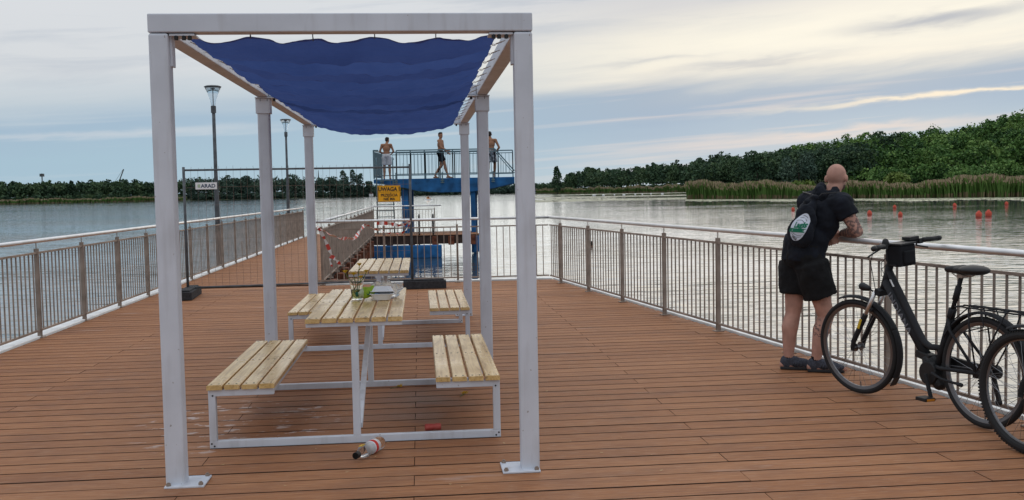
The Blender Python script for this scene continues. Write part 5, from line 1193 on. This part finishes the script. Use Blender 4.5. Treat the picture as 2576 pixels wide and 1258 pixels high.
    for y in (-1, 1):
        g.tube([(1.10, .06*y, zr), (1.12, .075*y, .66), (1.175, .072*y, .375)], .0055, 6); g.tube([(1.40, .06*y, zr), (1.34, .075*y, .64), (1.185, .072*y, .375)], .0055, 6); g.tube([(1.20, .06*y, zr), (1.24, .073*y, .66), (1.05, .072*y, .60)], .0045, 6)
        g.tube([(.90, .02*y, .665), (.99, .055*y, zr-.01)], .0045, 6)
    g.build('luggage_rack', black, t, smooth=True)
    g = MB(); g.box((1.535, 0, .735), (.022, .085, .045)); g.build('rear_light', red, t, bevel=.008)
    # fork and front end, turned with the wheel
    g = MB()
    g.box((.235, 0, .790), (.05, .135, .045), T=Matrix.Rotation(R_(20), 3, 'Y'))
    for y in (-.055, .055):
        g.tube([(FH[0]+.0, y*1.05, FH[1]), (FH[0]+.012, y, FH[1]+.05), (.115, y, .62)], [.014, .019, .020], 12); g.box((FH[0], y*1.05, FH[1]), (.03, .012, .045))
    g.box((.150, 0, .655), (.03, .11, .02), T=Matrix.Rotation(R_(20), 3, 'Y')); fk = TX(g).build('fork', black, t, smooth=False, bevel=.003)
    g = MB()
    for y in (-.055, .055): g.tube([(.115, y, .62), (.210, y, .79)], .0145, 12)
    TX(g).build('fork_tube', steel, fk, smooth=True)
    g = MB(); g.bar((.058, -.078, .515), (.088, -.078, .585), .003, .020); TX(g).build('yellow_tag', mat('yellow_sticker', (.65, .45, .03), .5), fk)
    g = MB(); g.cap((.055, 0, .815), (.105, 0, .805), .030, .020, 14); g.tube([(.11, 0, .80), (.17, 0, .775), (.215, 0, .785)], .007, 8); hl_ = TX(g).build('headlight', blackp, t, smooth=True)
    g = MB(); g.tube([(.026, 0, .815), (.030, 0, .815)], .024, 16); TX(g).build('lens', glass2, hl_)
    g = MB(); g.tube([(.305, 0, .98), (.345, 0, 1.075)], .018, 12); g.tube([(.345, 0, 1.075), (.365, 0, 1.115), (.355, 0, 1.135)], .017, 12); g.cap((.30, 0, .975), (.315, 0, 1.01), .026, .022); TX(g).build('stem', black, t, smooth=True)
    bar_ = [(.455, -.335, 1.145), (.425, -.20, 1.145), (.375, -.10, 1.140), (.352, 0, 1.135), (.375, .10, 1.140), (.425, .20, 1.145), (.455, .335, 1.145)]
    g = MB(); g.tube(bar_, .0115, 10); hb = TX(g).build('handlebar', black, t, smooth=True)
    for sg_ in (-1, 1):
        g = MB(); g.tube([(.428, .205*sg_, 1.145), (.457, .335*sg_, 1.145)], .0175, 12); g.cap((.455, .325*sg_, 1.145), (.459, .342*sg_, 1.145), .019, .019, 10); TX(g).build('grip', blackp, hb, smooth=True)
        g = MB(); g.box((.410, .185*sg_, 1.140), (.045, .040, .035)); g.tube([(.395, .185*sg_, 1.130), (.365, .21*sg_, 1.105), (.375, .29*sg_, 1.085), (.385, .315*sg_, 1.08)], .0065, 8); TX(g).build('brake_lever', blackp, hb, bevel=.004)
    g = MB(); g.cap((.405, -.155, 1.16), (.405, -.155, 1.172), .026, .022, 12); TX(g).build('bell', blackp, hb, smooth=True)
    g = MB(); g.box((.385, .13, 1.165), (.07, .10, .024)); TX(g).build('display', blackp, hb, bevel=.004)
    g = MB()
    for pts in ([(.38, .19, 1.13), (.27, .12, 1.09), (.19, .05, .99), (.20, .03, .90), (.26, .03, .86)], [(.38, -.19, 1.13), (.26, -.10, 1.12), (.17, -.04, 1.0), (.18, -.03, .88), (.21, -.05, .80), (.16, -.06, .72)], [(.39, .17, 1.13), (.30, .10, 1.05), (.215, .02, .95), (.245, .03, .87)]):
        g.tube(pts, .0028, 6)
    TX(g).build('cables', blackp, t, smooth=True)
    return t, X
bk, BX = bicycle('black city bicycle with a handlebar bag standing against the right railing', (2.579, 7.349, 0), (.3304, -.9438), R_(11.5))
g = MB(); g.box((.405, 0, 1.060), (.115, .165, .150)); g.box((.340, -.015, 1.06), (.03, .11, .09)); g.box((.470, 0, 1.05), (.02, .11, .09))
g.v = [tuple(BX @ Vector(v)) for v in g.v]; hb_ = thing('handlebar_bag', 'boxy black bag hanging on the handlebar of the city bicycle', 'bag', (2.579, 7.349, 0), math.atan2(-.9438, .3304))
o = g.build('pouch', black_cl, hb_, bevel=.02); 
g = MB(); g.box((.405, -.0, 1.142), (.13, .17, .012)); g.tube([(.36, -.096, 1.12), (.37, -.10, 1.0), (.44, -.10, 1.0)], .004, 6); g.v = [tuple(BX @ Vector(v)) for v in g.v]; g.build('flap', blackp, hb_, bevel=.005)
bicycle('second black bicycle with knobbly tyres, cut off by the right picture edge', (2.93, 5.60, 0), (.3304, -.9438), 0.0, second=True)
# ------------------------------------------------------------------ buoys, floats, far marks
b0 = None
by = [(27.58, 97.7, .9, 'red buoy farthest left, between the bald man and the reeds'), (28.29, 78.8, 1, 'red buoy just right of the man elbow'), (38.25, 99.6, .9, 'red buoy behind and above the one right of the man elbow'), (29.0, 74.4, .9, 'low red buoy above the bicycle handlebar, nearest of its group'), (45.1, 101.5, 1, 'red buoy standing alone between the two groups'), (32.5, 69.4, 1.15, 'left one of the two close red buoys at the right'), (33.8, 70.7, 1.2, 'right one of the two close red buoys at the right'), (51.7, 104.2, 1, 'red buoy farthest right near the picture edge')]
for x, y, s_, lb_ in by:
    if b0 is None: g = MB(); g.lathe([(1e-4, -.12), (.12, -.08), (.175, .04), (.185, .16), (.15, .27), (.075, .34), (.05, .38), (1e-4, .40)], 18); b0 = g.build('buoy', redb, smooth=True); o = b0
    else: o = b0.copy(); COL.objects.link(o)
    o.location = (x, y, WZ); o.scale = (s_,)*3; o.rotation_euler = (R_(rnd.uniform(-6, 6)), R_(rnd.uniform(-6, 6)), 0); tag(o, lb_, 'buoy', 'red buoys on the lake')
b0 = None
for px, Y in ((1497, 430), (1520, 425), (1548, 460), (1572, 420), (1600, 445), (1618, 440), (1668, 450), (1640, 470)):
    if b0 is None: g = MB(); g.cap((-.5, 0, .15), (.5, 0, .2), .32, .25, 10); b0 = tag(g.build('white_float', whitem, smooth=True), 'small white float on the far water among the lily pads', 'float', 'white floats in the bay'); o = b0
    else: o = b0.copy(); COL.objects.link(o)
    a = math.atan((px-1288)/2510.6); o.location = (Y*math.sin(a), Y*math.cos(a), WZ); o.rotation_euler = (0, 0, rnd.uniform(0, 3))
def at(px, D): a = math.atan((px-1288)/2510.6); return Vector((D*math.sin(a), D*math.cos(a), 0))
t = thing('radio_mast', 'thin radio mast rising over the wood at the far left', 'mast', at(113, 1000)); g = MB(); g.tube([(0, 0, 0), (0, 0, 26)], .5, 6); g.build('pole', dsteel, t); g = MB(); g.box((0, 0, 24.5), (3.0, 3.0, 2.6)); g.build('antenna_platform', dsteel, t)
t = thing('radio_mast', 'lattice radio mast behind the trees left of the poplar row', 'mast', at(806, 1150)); g = MB(); g.tube([(0, 0, 0), (0, 0, 20), (0, 0, 30)], [1.2, .8, .25], 4); g.build('tower', dsteel, t); g = MB(); g.box((0, 0, 21), (2.6, 2.6, 1.2)); g.build('antenna_platform', dsteel, t)
t = thing('crane', 'distant crane jib leaning to the right above the wood on the left', 'crane', at(303, 1100)); g = MB(); g.tube([(-2, 0, 12), (6.3, 0, 32)], .55, 6); g.build('jib', dsteel, t); g = MB(); g.tube([(-7, 0, 14), (5.5, 0, 31.5)], .15, 5); g.build('cable', dsteel, t)
def house(label, px, D, w, h, c, rc):
    p_ = at(px, D); p_.z = WZ+.3; t = thing('house', label, 'house', p_); g = MB(); g.box((0, 0, h/2), (w, w*.7, h)); g.build('wall', c, t)
    g = MB(); g.prism([(-w*.56, 0), (w*.56, 0), (0, h*.6)], w*.8, Matrix.Translation((0, w*.4, h)) @ Matrix(((1, 0, 0, 0), (0, 0, -1, 0), (0, 1, 0, 0), (0, 0, 0, 1)))); g.build('roof', rc, t)
    for k in (-.25, .25): g = MB(); g.box((w*k, -w*.352, h*.5), (w*.16, .1, h*.4)); g.build('window', blackp, t)
house('low pale boathouse on the shore just right of the pergola', 1357, 1060, 12, 3, mat('pale_wall', (.55, .58, .6), .7), mat('blue_grey_roof', (.12, .16, .22), .7))
house('small white house among the trees left of the poplar row', 836, 1068, 4, 2.8, whitem, mat('brown_roof', (.10, .06, .05), .8))
house('small white house among the trees right of the poplar row', 937, 1076, 4, 2.6, whitem, mat('brown_roof', (.10, .06, .05), .8))
